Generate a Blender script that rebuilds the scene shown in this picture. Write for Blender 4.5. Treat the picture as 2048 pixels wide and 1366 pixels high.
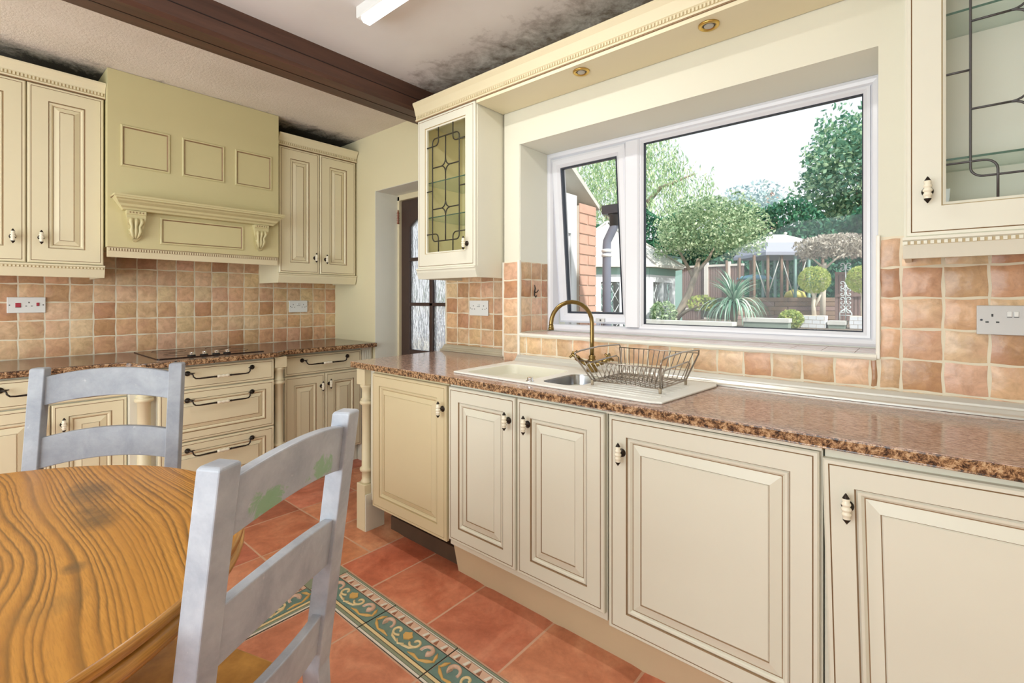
import bpy, bmesh, math, random
from mathutils import Vector, Matrix
random.seed(7)
PI = math.pi
for o in list(bpy.data.objects): bpy.data.objects.remove(o)
S = bpy.context.scene
C = S.collection

# ------------------------------------------------------------------ camera
cam = bpy.data.cameras.new('camera'); camo = bpy.data.objects.new('camera', cam); C.objects.link(camo)
camo.location = (0, 0, 1.25); camo.rotation_euler = (PI/2, 0, math.radians(40.5))
cam.sensor_width = 36; cam.lens = 36*950/2048; cam.shift_y = -85/2048
cam.clip_start = 0.05; cam.clip_end = 300
S.camera = camo
# ------------------------------------------------------------------ world, sun, large lights, exposure
W = bpy.data.worlds.new('sky'); S.world = W; W.use_nodes = True
nt = W.node_tree; bg = nt.nodes['Background']
tc = nt.nodes.new('ShaderNodeTexCoord'); sp = nt.nodes.new('ShaderNodeSeparateXYZ'); cr = nt.nodes.new('ShaderNodeValToRGB')
nt.links.new(tc.outputs['Generated'], sp.inputs[0]); nt.links.new(sp.outputs['Z'], cr.inputs[0]); nt.links.new(cr.outputs[0], bg.inputs[0])
cr.color_ramp.elements[0].color = (0.97, 0.98, 1.0, 1); cr.color_ramp.elements[0].position = 0.0
cr.color_ramp.elements[1].color = (0.74, 0.86, 1.0, 1); cr.color_ramp.elements[1].position = 0.9
bg.inputs[1].default_value = 1.0
def lamp(name, kind, loc, rot, energy, color=(1, 1, 1), **k):
    l = bpy.data.lights.new(name, kind); o = bpy.data.objects.new(name, l); C.objects.link(o)
    o.location = loc; o.rotation_euler = rot; l.energy = energy; l.color = color
    for a, b in k.items(): setattr(l, a, b)
    return o
lamp('sun', 'SUN', (0, 0, 8), Vector((-.60, .30, -.74)).to_track_quat('-Z', 'Y').to_euler(), 4.6, (1, .95, .86), angle=math.radians(1.2))
lamp('fill_south', 'AREA', (-1.9, -2.45, 1.4), (math.radians(112), 0, math.radians(10)), 138, (.84, .945, 1), shape='RECTANGLE', size=4.2, size_y=1.9)  # added fill lamp behind the camera; no window opening there
lamp('fill_east', 'AREA', (1.35, -0.8, 1.5), (math.radians(112), 0, math.radians(90)), 12, (.84, .945, 1), shape='RECTANGLE', size=2.4, size_y=1.8)  # added fill lamp by the east wall, which has no window
S.view_settings.view_transform = 'Standard'; S.view_settings.look = 'None'; S.view_settings.gamma = 1
S.view_settings.use_curve_mapping = False
S.view_settings.exposure = 0.26

# ------------------------------------------------------------------ material helpers
def lin(c):
    return tuple(((x/255)/12.92 if x/255 <= .04045 else ((x/255+.055)/1.055)**2.4) for x in c)
class NT:
    def __init__(s, name):
        s.m = bpy.data.materials.new(name); s.m.use_nodes = True; s.t = s.m.node_tree
        s.b = s.t.nodes['Principled BSDF']; s.out = s.t.nodes['Material Output']
        s._tc = None
    def n(s, t, **k):
        q = s.t.nodes.new('ShaderNode'+t)
        for a, b in k.items(): setattr(q, a, b)
        return q
    def l(s, a, b): s.t.links.new(a, b)
    def co(s, scale=(1, 1, 1), rot=(0, 0, 0), loc=(0, 0, 0)):
        if s._tc is None: s._tc = s.n('TexCoord')
        mp = s.n('Mapping'); s.l(s._tc.outputs['Object'], mp.inputs[0])
        mp.inputs['Scale'].default_value = scale; mp.inputs['Rotation'].default_value = rot; mp.inputs['Location'].default_value = loc
        return mp.outputs[0]
    def noise(s, vec, scale, detail=4, rough=.55, dist=0):
        q = s.n('TexNoise'); s.l(vec, q.inputs['Vector']); q.inputs['Scale'].default_value = scale
        q.inputs['Detail'].default_value = detail; q.inputs['Roughness'].default_value = rough; q.inputs['Distortion'].default_value = dist
        return q.outputs['Fac']
    def ramp(s, fac, stops, interp='LINEAR'):
        q = s.n('ValToRGB'); s.l(fac, q.inputs[0]); r = q.color_ramp; r.interpolation = interp
        while len(r.elements) < len(stops): r.elements.new(.5)
        for e, (p, c) in zip(r.elements, stops):
            e.position = p; e.color = (*c, 1) if len(c) == 3 else c
        return q.outputs[0]
    def mix(s, fac, a, b, mode='MIX'):
        q = s.n('MixRGB', blend_type=mode)
        for i, v in enumerate((fac, a, b)):
            if isinstance(v, (int, float)): q.inputs[i].default_value = v
            elif isinstance(v, tuple): q.inputs[i].default_value = (*v, 1) if len(v) == 3 else v
            else: s.l(v, q.inputs[i])
        return q.outputs[0]
    def math(s, op, a, b=0.0, clamp=False):
        q = s.n('Math', operation=op); q.use_clamp = clamp
        for i, v in enumerate((a, b)):
            if isinstance(v, (int, float)): q.inputs[i].default_value = v
            else: s.l(v, q.inputs[i])
        return q.outputs[0]
    def mapr(s, v, a, b, c=0, d=1):
        q = s.n('MapRange'); s.l(v, q.inputs[0])
        for i, x in enumerate((a, b, c, d)): q.inputs[i+1].default_value = x
        return q.outputs[0]
    def xyz(s, vec):
        q = s.n('SeparateXYZ'); s.l(vec, q.inputs[0]); return q.outputs
    def bump(s, h, strength, dist=.01):
        q = s.n('Bump'); s.l(h, q.inputs['Height']); q.inputs['Strength'].default_value = strength; q.inputs['Distance'].default_value = dist
        s.l(q.outputs[0], s.b.inputs['Normal']); return q
    def base(s, c):
        if isinstance(c, tuple): s.b.inputs['Base Color'].default_value = (*c, 1)
        else: s.l(c, s.b.inputs['Base Color'])
    def set(s, rough=None, metal=None, **k):
        if rough is not None: s.b.inputs['Roughness'].default_value = rough
        if metal is not None: s.b.inputs['Metallic'].default_value = metal
        for a, v in k.items(): s.b.inputs[a.replace('_', ' ')].default_value = v
        return s.m
def paint(name, rgb, rough=.45, var=.10, scale=6, bump=0, metal=0):
    m = NT(name); c = lin(rgb)
    f = m.noise(m.co(), scale, 5, .6)
    m.base(m.mix(f, tuple(x*(1-var) for x in c), tuple(min(1, x*(1+var)) for x in c)))
    if bump: m.bump(m.noise(m.co(), scale*25, 3), bump, .003)
    return m.set(rough, metal)
def metal(name, rgb, rough=.3): return paint(name, rgb, rough, .12, 20, 0, 1)

M = {}
M['cream'] = paint('cream_paint', (223, 219, 202), .38, .03, 4)
M['lining_yellow'] = paint('yellow_cream_lining', (244, 232, 184), .45, .03, 4)
M['cream_warm'] = paint('warm_cream_paint', (230, 219, 186), .38, .03, 4)
M['cream_yellow'] = paint('yellowed_cream_paint', (221, 208, 174), .4, .05, 3)
M['appliance_cream'] = paint('aged_cream_paint', (216, 201, 164), .4, .04, 3)
M['glaze'] = paint('antique_brown_glaze', (146, 118, 86), .5, .25, 30)
M['glaze_soft_shade'] = paint('soft_antique_glaze_and_shade', (190, 170, 130), .5, .12, 30)
M['chimney'] = paint('olive_cream_paint', (208, 197, 150), .5, .06, 2.5)
M['wall_cream'] = paint('cream_wall_paint', (224, 214, 178), .75, .03, 2, .08)
M['wall_window'] = paint('pale_wall_paint', (224, 220, 202), .75, .03, 2, .08)
M['white_paint'] = paint('white_wall_paint', (232, 231, 218), .7, .03, 3, .05)
M['upvc'] = paint('white_upvc', (226, 226, 232), .25, .015, 3)
M['gasket'] = paint('black_gasket', (38, 44, 58), .5, .05)
M['bronze'] = paint('dark_bronze', (48, 40, 34), .35, .2, 40, 0, .6)
M['porcelain'] = paint('cream_porcelain', (238, 230, 208), .12, .02)
M['lead'] = paint('grey_lead', (84, 82, 82), .45, .1, 60, 0, .5)
M['lead_dark'] = paint('dark_lead', (58, 54, 44), .5, .1, 60, 0, .3)
M['brass'] = metal('aged_brass', (138, 116, 72), .28)
M['gold'] = metal('gold_rim', (206, 172, 96), .3)
M['steel'] = metal('steel', (178, 180, 184), .22)
M['chrome'] = metal('chrome', (225, 225, 228), .08)
M['wire'] = metal('dull_wire', (168, 158, 148), .3)
M['sink'] = paint('white_composite', (236, 235, 228), .3, .015)
M['sink_in'] = paint('cream_composite', (228, 224, 206), .35, .015)
M['plastic'] = paint('white_plastic', (232, 232, 230), .3, .01)
M['silver_plate'] = paint('brushed_plate', (206, 204, 202), .4, .02)
M['red'] = paint('red_switch', (176, 52, 70), .35, .05)
M['black'] = paint('black_plastic', (22, 22, 22), .4, .05)
M['plinth'] = paint('tan_plinth', (206, 184, 150), .5, .06, 5)
M['dark_board'] = paint('dark_brown_board', (84, 64, 48), .6, .3, 12)
M['void'] = paint('painted_void_shade', (34, 27, 22), .9, .2, 12)
M['alu'] = paint('pale_aluminium_trim', (216, 214, 206), .3, .03, 10, 0, .35)
M['trim_beige'] = paint('beige_sealing_trim', (190, 180, 158), .5, .08, 10)
M['white_tile_edge'] = paint('white_edge_trim', (236, 230, 218), .3, .02)
M['grout'] = paint('pale_grout', (228, 216, 192), .85, .08, 30)
M['door_brown'] = paint('dark_stained_wood', (66, 48, 42), .4, .2, 14)
M['concrete'] = paint('pale_concrete', (226, 216, 206), .85, .1, 10, .1)
M['rubber'] = paint('pale_rubber_foot', (168, 152, 130), .6, .05)

def m_beam():
    m = NT('dark_beam_wood'); v = m.co((7, .6, 7)); n = m.noise(v, 3, 6, .6, .3)
    m.base(m.ramp(n, [(.3, lin((70, 47, 38))), (.7, lin((98, 66, 52)))])); m.bump(n, .15, .004); return m.set(.45)
M['beam'] = m_beam()
M['beam_groove'] = paint('beam_groove', (26, 14, 12), .6, .1)

def m_tiles():
    m = NT('tan_wall_tile'); a = m.n('VertexColor'); a.layer_name = 'Col'
    n = m.noise(m.co(), 26, 6, .65, .6); n2 = m.noise(m.co(), 9, 3, .5)
    c = m.mix(.75, a.outputs[0], m.ramp(n, [(.3, (.62, .55, .50)), (.62, (1.06, 1.03, 1.0))]), 'MULTIPLY')
    c = m.mix(m.mapr(n2, .5, .75, 0, .45), c, lin((206, 150, 126)))
    m.base(c); m.bump(m.noise(m.co(), 34, 3, .5), .35, .004)
    return m.set(.28)
M['tile'] = m_tiles()
def m_sill():
    m = NT('pink_beige_glossy_tile'); n = m.noise(m.co(), 12, 5, .6)
    m.base(m.ramp(n, [(.3, lin((206, 178, 164))), (.7, lin((236, 220, 212)))])); return m.set(.18)
M['sill_tile'] = m_sill()
def m_terracotta():
    m = NT('terracotta_floor_tile'); a = m.n('VertexColor'); a.layer_name = 'Col'
    n = m.noise(m.co(), 5.5, 5, .6, .8); n2 = m.noise(m.co(), 30, 5, .7)
    c = m.mix(.9, a.outputs[0], m.ramp(n, [(.28, (.70, .60, .56)), (.5, (1, 1, 1)), (.68, (1.22, 1.5, 1.6))]), 'MULTIPLY')
    c = m.mix(.35, c, m.ramp(n2, [(.3, (.55, .5, .48)), (.6, (1.05, 1.05, 1.05))]), 'MULTIPLY')
    m.base(c); m.bump(n2, .08, .003); return m.set(.42)
M['terracotta'] = m_terracotta()
M['floor_grout'] = paint('pinkish_floor_grout', (212, 168, 140), .9, .15, 30)
def m_granite(name, dark=1.0):
    m = NT(name); v = m.co((1, 2.6, 1), (0, 0, .5)); n = m.noise(v, 46, 7, .78, .3)
    vr = m.n('TexVoronoi'); m.l(v, vr.inputs['Vector']); vr.inputs['Scale'].default_value = 170
    c = m.ramp(n, [(.34, lin((44, 36, 36))), (.42, lin((124, 96, 88))), (.50, lin((180, 148, 132))), (.62, lin((214, 190, 176))), (.74, lin((120, 96, 86)))])
    c2 = m.ramp(vr.outputs['Color'], [(.2, lin((70, 54, 50))), (.5, lin((170, 132, 114))), (.8, lin((206, 182, 168)))])
    c = m.mix(.4, c, c2)
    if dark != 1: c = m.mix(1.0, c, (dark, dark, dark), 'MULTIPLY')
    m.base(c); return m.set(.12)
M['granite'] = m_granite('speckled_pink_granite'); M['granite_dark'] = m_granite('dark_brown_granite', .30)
def m_granite_edge():
    m = NT('granite_edge'); v = m.co(); n = m.noise(v, 62, 7, .85, .4)
    m.base(m.ramp(n, [(.40, lin((30, 24, 24))), (.47, lin((98, 70, 50))), (.53, lin((168, 126, 88))), (.60, lin((214, 184, 146))), (.66, lin((120, 80, 60)))]))
    return m.set(.16)
M['granite_edge'] = m_granite_edge()
def m_hob():
    m = NT('dark_hob_glass'); m.base(lin((52, 34, 28))); return m.set(.06)
M['hob'] = m_hob(); M['hob_ring'] = paint('hob_marking', (96, 74, 62), .2, .05)
def m_oak():
    m = NT('amber_oak_top'); v = m.co()
    x = m.xyz(v); big = m.noise(m.co((.55, 1.3, 1)), 1.9, 1, .4); med = m.noise(m.co((3.2, 14, 1)), 1.6, 4, .6)
    t = m.math('ADD', x[1], m.math('MULTIPLY', big, .34)); t = m.math('ADD', t, m.math('MULTIPLY', med, .014))
    cb = m.n('CombineXYZ'); m.l(m.math('MULTIPLY', t, 7.0), cb.inputs[0]); t = m.math('ADD', t, m.math('MULTIPLY', m.noise(cb.outputs[0], 2.2, 2, .5), .09))
    s_ = m.math('FRACT', m.math("MULTIPLY", t, 66.0))
    c = m.ramp(s_, [(.0, lin((204, 144, 66))), (.35, lin((198, 138, 60))), (.62, lin((170, 114, 48))), (.80, lin((118, 82, 38))), (1.0, lin((196, 136, 58)))])
    f = m.noise(m.co((10, 150, 1)), 3, 4, .7)
    c = m.mix(.5, c, m.ramp(f, [(.36, (.62, .56, .5)), (.56, (1.06, 1.06, 1.06))]), 'MULTIPLY')
    g = m.noise(m.co((.8, 4.0, 1)), 3.0, 3, .6)
    c = m.mix(m.mapr(g, .45, .66, 0, .6), c, lin((186, 126, 54)))
    st = m.noise(m.co(loc=(.3, .1, 0)), 3.4, 4, .55)
    c = m.mix(m.mapr(st, .60, .74, 0, .5), c, lin((124, 94, 54)))
    def blob(cx, cy, rx, ry):
        a = m.math('POWER', m.math('DIVIDE', m.math('SUBTRACT', x[0], cx), rx), 2); b = m.math('POWER', m.math('DIVIDE', m.math('SUBTRACT', x[1], cy), ry), 2)
        return m.math('SUBTRACT', 1.0, m.math('ADD', a, b), True)
    k = m.math('MAXIMUM', blob(-.02, .345, .12, .055), m.math('MAXIMUM', blob(-.20, .36, .14, .06), blob(.22, .28, .035, .025)))
    k = m.math('MULTIPLY', k, m.noise(m.co(), 14, 5, .7)); c = m.mix(m.mapr(k, .12, .5, 0, .75), c, lin((96, 72, 44)))
    m.base(c); return m.set(.3)
M['oak'] = m_oak()
def m_oak_edge():
    m = NT('amber_oak_edge'); f = m.noise(m.co((4, 4, 90)), 3, 4, .6)
    m.base(m.ramp(f, [(.3, lin((158, 104, 40))), (.7, lin((212, 154, 76)))])); return m.set(.28)
M['oak_edge'] = m_oak_edge()
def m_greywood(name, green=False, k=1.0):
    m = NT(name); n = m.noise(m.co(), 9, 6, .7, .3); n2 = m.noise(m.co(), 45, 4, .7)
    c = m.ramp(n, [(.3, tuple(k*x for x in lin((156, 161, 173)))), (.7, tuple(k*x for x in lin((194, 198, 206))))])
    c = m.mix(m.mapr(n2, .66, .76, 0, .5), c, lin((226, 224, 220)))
    if green:
        x = m.xyz(m.co())
        g = m.noise(m.co((1, 1, 1)), 26, 5, .75, 1.0)
        def blob(cx, cz, rx, rz):
            a = m.math('POWER', m.math('DIVIDE', m.math('SUBTRACT', x[0], cx), rx), 2); b = m.math('POWER', m.math('DIVIDE', m.math('SUBTRACT', x[2], cz), rz), 2)
            return m.math('SUBTRACT', 1.0, m.math('ADD', a, b), True)
        k2 = m.math('MAXIMUM', blob(.085, .905, .055, .04), blob(-.075, .905, .07, .035))
        kk = m.math('ADD', m.math('MULTIPLY', k2, .6), m.math('MULTIPLY', m.math('SUBTRACT', g, .55), 2.2)); kk = m.math('MULTIPLY', m.mapr(kk, .25, .45, 0, .7), m.mapr(k2, 0, .12, 0, 1)); c = m.mix(kk, c, lin((126, 178, 120)))
    m.base(c); m.bump(n2, .08, .002); return m.set(.45)
M['greywood'] = m_greywood('worn_blue_grey_paint'); M['greywood_shaded'] = m_greywood('shaded_blue_grey_paint', False, .72); M['greywood_green'] = m_greywood('worn_grey_paint_with_green_marks', True)
def m_ceiling(name, a, b, mould_shade, axis, e0, e1, bmp, scale):
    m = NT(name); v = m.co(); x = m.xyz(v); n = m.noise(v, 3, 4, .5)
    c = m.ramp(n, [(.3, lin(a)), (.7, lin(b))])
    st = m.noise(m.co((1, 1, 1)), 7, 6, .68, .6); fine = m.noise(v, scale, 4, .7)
    d = m.mapr(x[axis], e0, e1, 0, 1)  # darkening towards the cabinets: mould plus shade painted into the ceiling colour
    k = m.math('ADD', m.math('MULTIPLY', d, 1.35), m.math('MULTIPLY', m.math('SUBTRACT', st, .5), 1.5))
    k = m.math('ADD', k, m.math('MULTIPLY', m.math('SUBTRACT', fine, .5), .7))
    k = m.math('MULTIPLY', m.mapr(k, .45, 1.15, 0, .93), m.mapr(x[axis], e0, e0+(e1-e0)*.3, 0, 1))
    c = m.mix(k, c, lin(mould_shade)); m.base(c); m.bump(m.noise(v, scale, 5, .75), bmp, .012); return m.set(.85)
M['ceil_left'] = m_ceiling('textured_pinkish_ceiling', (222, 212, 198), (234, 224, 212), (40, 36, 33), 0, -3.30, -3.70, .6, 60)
M['ceil_right'] = m_ceiling('smooth_stained_shaded_ceiling', (226, 223, 221), (234, 232, 230), (104, 88, 74), 1, 1.50, 2.10, .04, 26)
def m_glass(name, tint=(1, 1, 1), spec=.1):
    m = NT(name); t = m.n('BsdfTransparent'); t.inputs[0].default_value = (*tint, 1); g = m.n('BsdfGlossy'); g.inputs['Roughness'].default_value = .01
    fr = m.n('LayerWeight'); fr.inputs[0].default_value = .5; mx = m.n('MixShader')
    m.l(m.math('MULTIPLY', m.math('ADD', m.math('MULTIPLY', m.math('POWER', fr.outputs['Facing'], 4.0), .7), .05), spec), mx.inputs[0]); m.l(t.outputs[0], mx.inputs[1]); m.l(g.outputs[0], mx.inputs[2]); m.l(mx.outputs[0], m.out.inputs[0]); return m.m
M['glass'] = m_glass('clear_glass', (.98, .995, .995), .2)
M['cab_glass'] = m_glass('cabinet_glass', (.985, .99, .98), .5)
def m_shelf():
    m = NT('green_edged_glass'); t = m.n('BsdfTransparent'); t.inputs[0].default_value = (.92, .965, .94, 1); g = m.n('BsdfGlossy'); g.inputs['Roughness'].default_value = .03
    mx = m.n('MixShader'); mx.inputs[0].default_value = .12; m.l(t.outputs[0], mx.inputs[1]); m.l(g.outputs[0], mx.inputs[2]); m.l(mx.outputs[0], m.out.inputs[0]); return m.m
M['glass_shelf'] = m_shelf()
M['glass_edge'] = paint('green_glass_edge', (70, 104, 90), .2, .05)
def m_obscure():
    m = NT('patterned_obscure_glass'); g = m.n('BsdfRefraction'); g.inputs['IOR'].default_value = 1.12; g.inputs['Roughness'].default_value = .08
    g2 = m.n('BsdfGlossy'); g2.inputs['Roughness'].default_value = .1
    w = m.n('TexWave', wave_type='BANDS', bands_direction='X'); m.l(m.co((1, 1, .45)), w.inputs['Vector']); w.inputs['Scale'].default_value = 14
    w.inputs['Distortion'].default_value = 9; w.inputs['Detail'].default_value = 2; w.inputs['Detail Scale'].default_value = 1.6
    bm_ = m.n('Bump'); bm_.inputs['Strength'].default_value = .5; bm_.inputs['Distance'].default_value = .008; m.l(w.outputs['Fac'], bm_.inputs['Height'])
    m.l(bm_.outputs[0], g.inputs['Normal']); m.l(bm_.outputs[0], g2.inputs['Normal'])
    tl = m.n('BsdfTranslucent'); tl.inputs[0].default_value = (.9, .95, 1, 1); m0 = m.n('MixShader'); m0.inputs[0].default_value = .22; m.l(g.outputs[0], m0.inputs[1]); m.l(tl.outputs[0], m0.inputs[2])
    mx = m.n('MixShader'); mx.inputs[0].default_value = .06; m.l(m0.outputs[0], mx.inputs[1]); m.l(g2.outputs[0], mx.inputs[2])
    m.l(mx.outputs[0], m.out.inputs[0]); return m.m
M['obscure'] = m_obscure()
def m_emit(name, c, s):
    m = NT(name); m.b.inputs['Emission Color'].default_value = (*c, 1); m.b.inputs['Emission Strength'].default_value = s; return m.set(.4)
M['tube'] = m_emit('lit_diffuser', (1, .99, .96), 2.2)
M['bulb'] = paint('unlit_lamp_glass', (176, 170, 158), .2, .05)
# border tile colours
M['b_teal'] = paint('teal_glaze', (104, 132, 124), .25, .25, 40)
M['b_cream'] = paint('cream_glaze', (226, 200, 150), .3, .08, 30)
M['b_white'] = paint('white_glaze', (222, 214, 200), .3, .06, 30)
M['b_rust'] = paint('rust_glaze', (150, 96, 72), .35, .15, 30)
M['b_pink'] = paint('pink_glaze', (214, 176, 152), .3, .08, 30)
M['b_grey'] = paint('grey_green_glaze', (136, 144, 122), .3, .2, 50)
M['b_dark'] = paint('dark_outline', (60, 62, 56), .4, .2, 40)
M['b_gold'] = paint('ochre_glaze', (214, 168, 96), .3, .1, 30)
# garden
def m_leaf(name, stops, trans=.3):
    m = NT(name); a = m.n('VertexColor'); a.layer_name = 'Col'; s = m.n('SeparateColor'); m.l(a.outputs[0], s.inputs[0])
    m.base(m.ramp(s.outputs[0], stops)); m.b.inputs['Subsurface Weight'].default_value = 0
    d = m.n('BsdfTranslucent'); m.l(m.b.inputs['Base Color'].links[0].from_socket, d.inputs[0]); mx = m.n('MixShader'); mx.inputs[0].default_value = trans
    m.l(m.b.outputs[0], mx.inputs[1]); m.l(d.outputs[0], mx.inputs[2]); m.l(mx.outputs[0], m.out.inputs[0]); return m.set(.6)
def L3(a, b, c): return [(0, lin(a)), (.5, lin(b)), (1, lin(c))]
M['leaf_bush'] = m_leaf('bright_green_leaves', L3((88, 122, 88), (158, 184, 140), (216, 226, 190)))
M['leaf_hedge'] = m_leaf('dark_conifer', L3((34, 92, 76), (58, 128, 98), (104, 164, 120)))
M['leaf_willow'] = m_leaf('pale_willow_leaves', L3((120, 160, 120), (172, 200, 150), (226, 234, 190)))
M['leaf_tree'] = m_leaf('mid_green_leaves', L3((70, 124, 104), (118, 164, 134), (190, 214, 170)))
M['leaf_pink'] = m_leaf('pinkish_dry_leaves', L3((120, 112, 100), (186, 176, 160), (226, 216, 204)))
M['leaf_ball'] = m_leaf('yellow_green_leaves', L3((110, 140, 70), (176, 190, 100), (222, 222, 140)))
M['leaf_spike'] = m_leaf('grey_green_blades', L3((84, 128, 108), (130, 172, 144), (220, 236, 220)))
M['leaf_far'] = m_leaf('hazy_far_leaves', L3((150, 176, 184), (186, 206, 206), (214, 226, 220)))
M['bark'] = paint('grey_brown_bark', (150, 136, 122), .9, .25, 20, .2)
M['bark_pale'] = paint('pale_bark', (206, 196, 180), .9, .2, 20, .2)
M['fence_wood'] = paint('weathered_fence_wood', (142, 118, 112), .85, .3, 16)
M['fence_gap'] = paint('shadow_fence_wood', (96, 78, 74), .85, .3, 16)
M['roof_pale'] = paint('pale_roof_felt', (216, 212, 206), .8, .05, 5)
M['roof_slate'] = paint('blue_grey_roof', (150, 152, 166), .8, .05, 5)
M['teal_paint'] = paint('blue_green_timber_paint', (140, 172, 164), .6, .08, 8)
M['white_timber'] = paint('white_timber_paint', (228, 230, 234), .5, .03, 8)
M['sleeper'] = paint('weathered_sleeper_wood', (134, 112, 96), .85, .35, 10)
M['stone'] = paint('pale_stone', (200, 198, 192), .85, .15, 12, .2)
M['stone_dark'] = paint('mossy_stone', (128, 140, 128), .85, .25, 12, .2)
M['soil'] = paint('garden_soil', (110, 96, 84), .95, .3, 6, .2)
M['patio'] = paint('patio_slabs', (170, 164, 150), .9, .1, 3)
M['brick_white'] = paint('white_painted_brick', (214, 216, 220), .8, .06, 14)
M['brick'] = paint('red_brick', (204, 164, 146), .85, .2, 14, .2)
M['mortar'] = paint('pale_mortar', (206, 192, 180), .9, .1, 20)
M['pipe'] = paint('grey_blue_downpipe', (120, 124, 142), .4, .1, 10)
M['pipe_dark'] = paint('dark_gutter_plastic', (70, 68, 76), .4, .15, 14)
M['iron'] = paint('pale_iron', (200, 206, 206), .5, .1, 20)
M['blue_tarp'] = paint('blue_plastic_sheet', (120, 168, 190), .5, .1, 8)
M['yellow'] = paint('yellow_plastic', (214, 200, 110), .5, .1, 8)

# ------------------------------------------------------------------ mesh helpers
def nb(): return bmesh.new()
def quadbox(bm, c8, mi=0):
    v = [bm.verts.new(p) for p in c8]
    for f in ((3, 2, 1, 0), (4, 5, 6, 7), (0, 1, 5, 4), (1, 2, 6, 5), (2, 3, 7, 6), (3, 0, 4, 7)):
        bm.faces.new([v[i] for i in f]).material_index = mi
def box(bm, x0, x1, y0, y1, z0, z1, mi=0):
    quadbox(bm, [(x0, y0, z0), (x1, y0, z0), (x1, y1, z0), (x0, y1, z0), (x0, y0, z1), (x1, y0, z1), (x1, y1, z1), (x0, y1, z1)], mi)
def prism(bm, poly, z0, z1, mi=0, mat=None, side_mi=None):
    mt = mat or Matrix()
    a = [bm.verts.new(mt @ Vector((x, y, z0))) for x, y in poly]; b = [bm.verts.new(mt @ Vector((x, y, z1))) for x, y in poly]
    n = len(poly); sm = mi if side_mi is None else side_mi
    bm.faces.new(list(reversed(a))).material_index = sm; bm.faces.new(b).material_index = mi
    for i in range(n): bm.faces.new((a[i], a[(i+1) % n], b[(i+1) % n], b[i])).material_index = sm
def tube(bm, pts, r, seg=8, mi=0, closed=False, cap=True):
    pts = [Vector(p) for p in pts]; n = len(pts); rings = []
    rr = r if isinstance(r, (list, tuple)) else [r]*n
    prev = None
    for i, p in enumerate(pts):
        if closed: t = (pts[(i+1) % n]-pts[i-1])
        else: t = pts[min(i+1, n-1)]-pts[max(i-1, 0)]
        t.normalize()
        if prev is None:
            a = Vector((0, 0, 1)) if abs(t.z) < .9 else Vector((1, 0, 0))
            u = t.cross(a).normalized()
        else:
            u = (prev-t*prev.dot(t))
            u = u.normalized() if u.length > 1e-6 else t.orthogonal().normalized()
        prev = u; v = t.cross(u)
        rings.append([bm.verts.new(p+(u*math.cos(2*PI*k/seg)+v*math.sin(2*PI*k/seg))*rr[i]) for k in range(seg)])
    for i in range(n if closed else n-1):
        a, b = rings[i], rings[(i+1) % n]
        for k in range(seg):
            f = bm.faces.new((a[k], a[(k+1) % seg], b[(k+1) % seg], b[k])); f.material_index = mi; f.smooth = True
    if cap and not closed:
        bm.faces.new(list(reversed(rings[0]))).material_index = mi; bm.faces.new(rings[-1]).material_index = mi
def lathe(bm, prof, seg=24, mt=None, mi=0, mis=None):
    mt = mt or Matrix(); rings = []
    for r, z in prof:
        rings.append([bm.verts.new(mt @ Vector((max(r, 1e-4)*math.cos(2*PI*k/seg), max(r, 1e-4)*math.sin(2*PI*k/seg), z))) for k in range(seg)])
    for i in range(len(rings)-1):
        for k in range(seg):
            f = bm.faces.new((rings[i][k], rings[i][(k+1) % seg], rings[i+1][(k+1) % seg], rings[i+1][k])); f.smooth = True
            f.material_index = mis[i] if mis else mi
    bm.faces.new(list(reversed(rings[0]))).material_index = mis[0] if mis else mi
    bm.faces.new(rings[-1]).material_index = mis[-1] if mis else mi
def arc(cx, cy, r, a0, a1, n):
    return [(cx+r*math.cos(math.radians(a0+(a1-a0)*i/n)), cy+r*math.sin(math.radians(a0+(a1-a0)*i/n))) for i in range(n+1)]
def extr_profile(bm, prof, x0, x1, mi=0, mis=None, ax='x'):
    """profile in (y,z) swept along x (or in (x,z) along y)"""
    f = (lambda s, p: (s, p[0], p[1])) if ax == 'x' else (lambda s, p: (p[0], s, p[1]))
    a = [bm.verts.new(f(x0, p)) for p in prof]; b = [bm.verts.new(f(x1, p)) for p in prof]; n = len(prof)
    for i in range(n): bm.faces.new((a[i], a[(i+1) % n], b[(i+1) % n], b[i])).material_index = mis[i] if mis else mi
    bm.faces.new(a).material_index = mi; bm.faces.new(list(reversed(b))).material_index = mi
def obj(name, bm, mats, parent=None, loc=None, rotz=0, bevel=0, recenter=None, fixn=True):
    if fixn: bmesh.ops.recalc_face_normals(bm, faces=bm.faces[:])
    me = bpy.data.meshes.new(name)
    if recenter is None: recenter = parent is None and loc is None
    o = bpy.data.objects.new(name, me); C.objects.link(o)
    if recenter and len(bm.verts):
        xs = [v.co.x for v in bm.verts]; ys = [v.co.y for v in bm.verts]; zs = [v.co.z for v in bm.verts]
        c = Vector(((min(xs)+max(xs))/2, (min(ys)+max(ys))/2, min(zs)))
        bmesh.ops.translate(bm, verts=bm.verts[:], vec=-c); o.location = c
    bm.to_mesh(me); bm.free()
    for m in (mats if isinstance(mats, (list, tuple)) else [mats]): me.materials.append(M[m] if isinstance(m, str) else m)
    if parent: o.parent = parent
    if loc: o.location = loc
    if rotz: o.rotation_euler = (0, 0, rotz)
    if bevel:
        b = o.modifiers.new('bevel', 'BEVEL'); b.width = bevel; b.segments = 2; b.limit_method = 'ANGLE'; b.angle_limit = math.radians(40)
    return o
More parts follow.
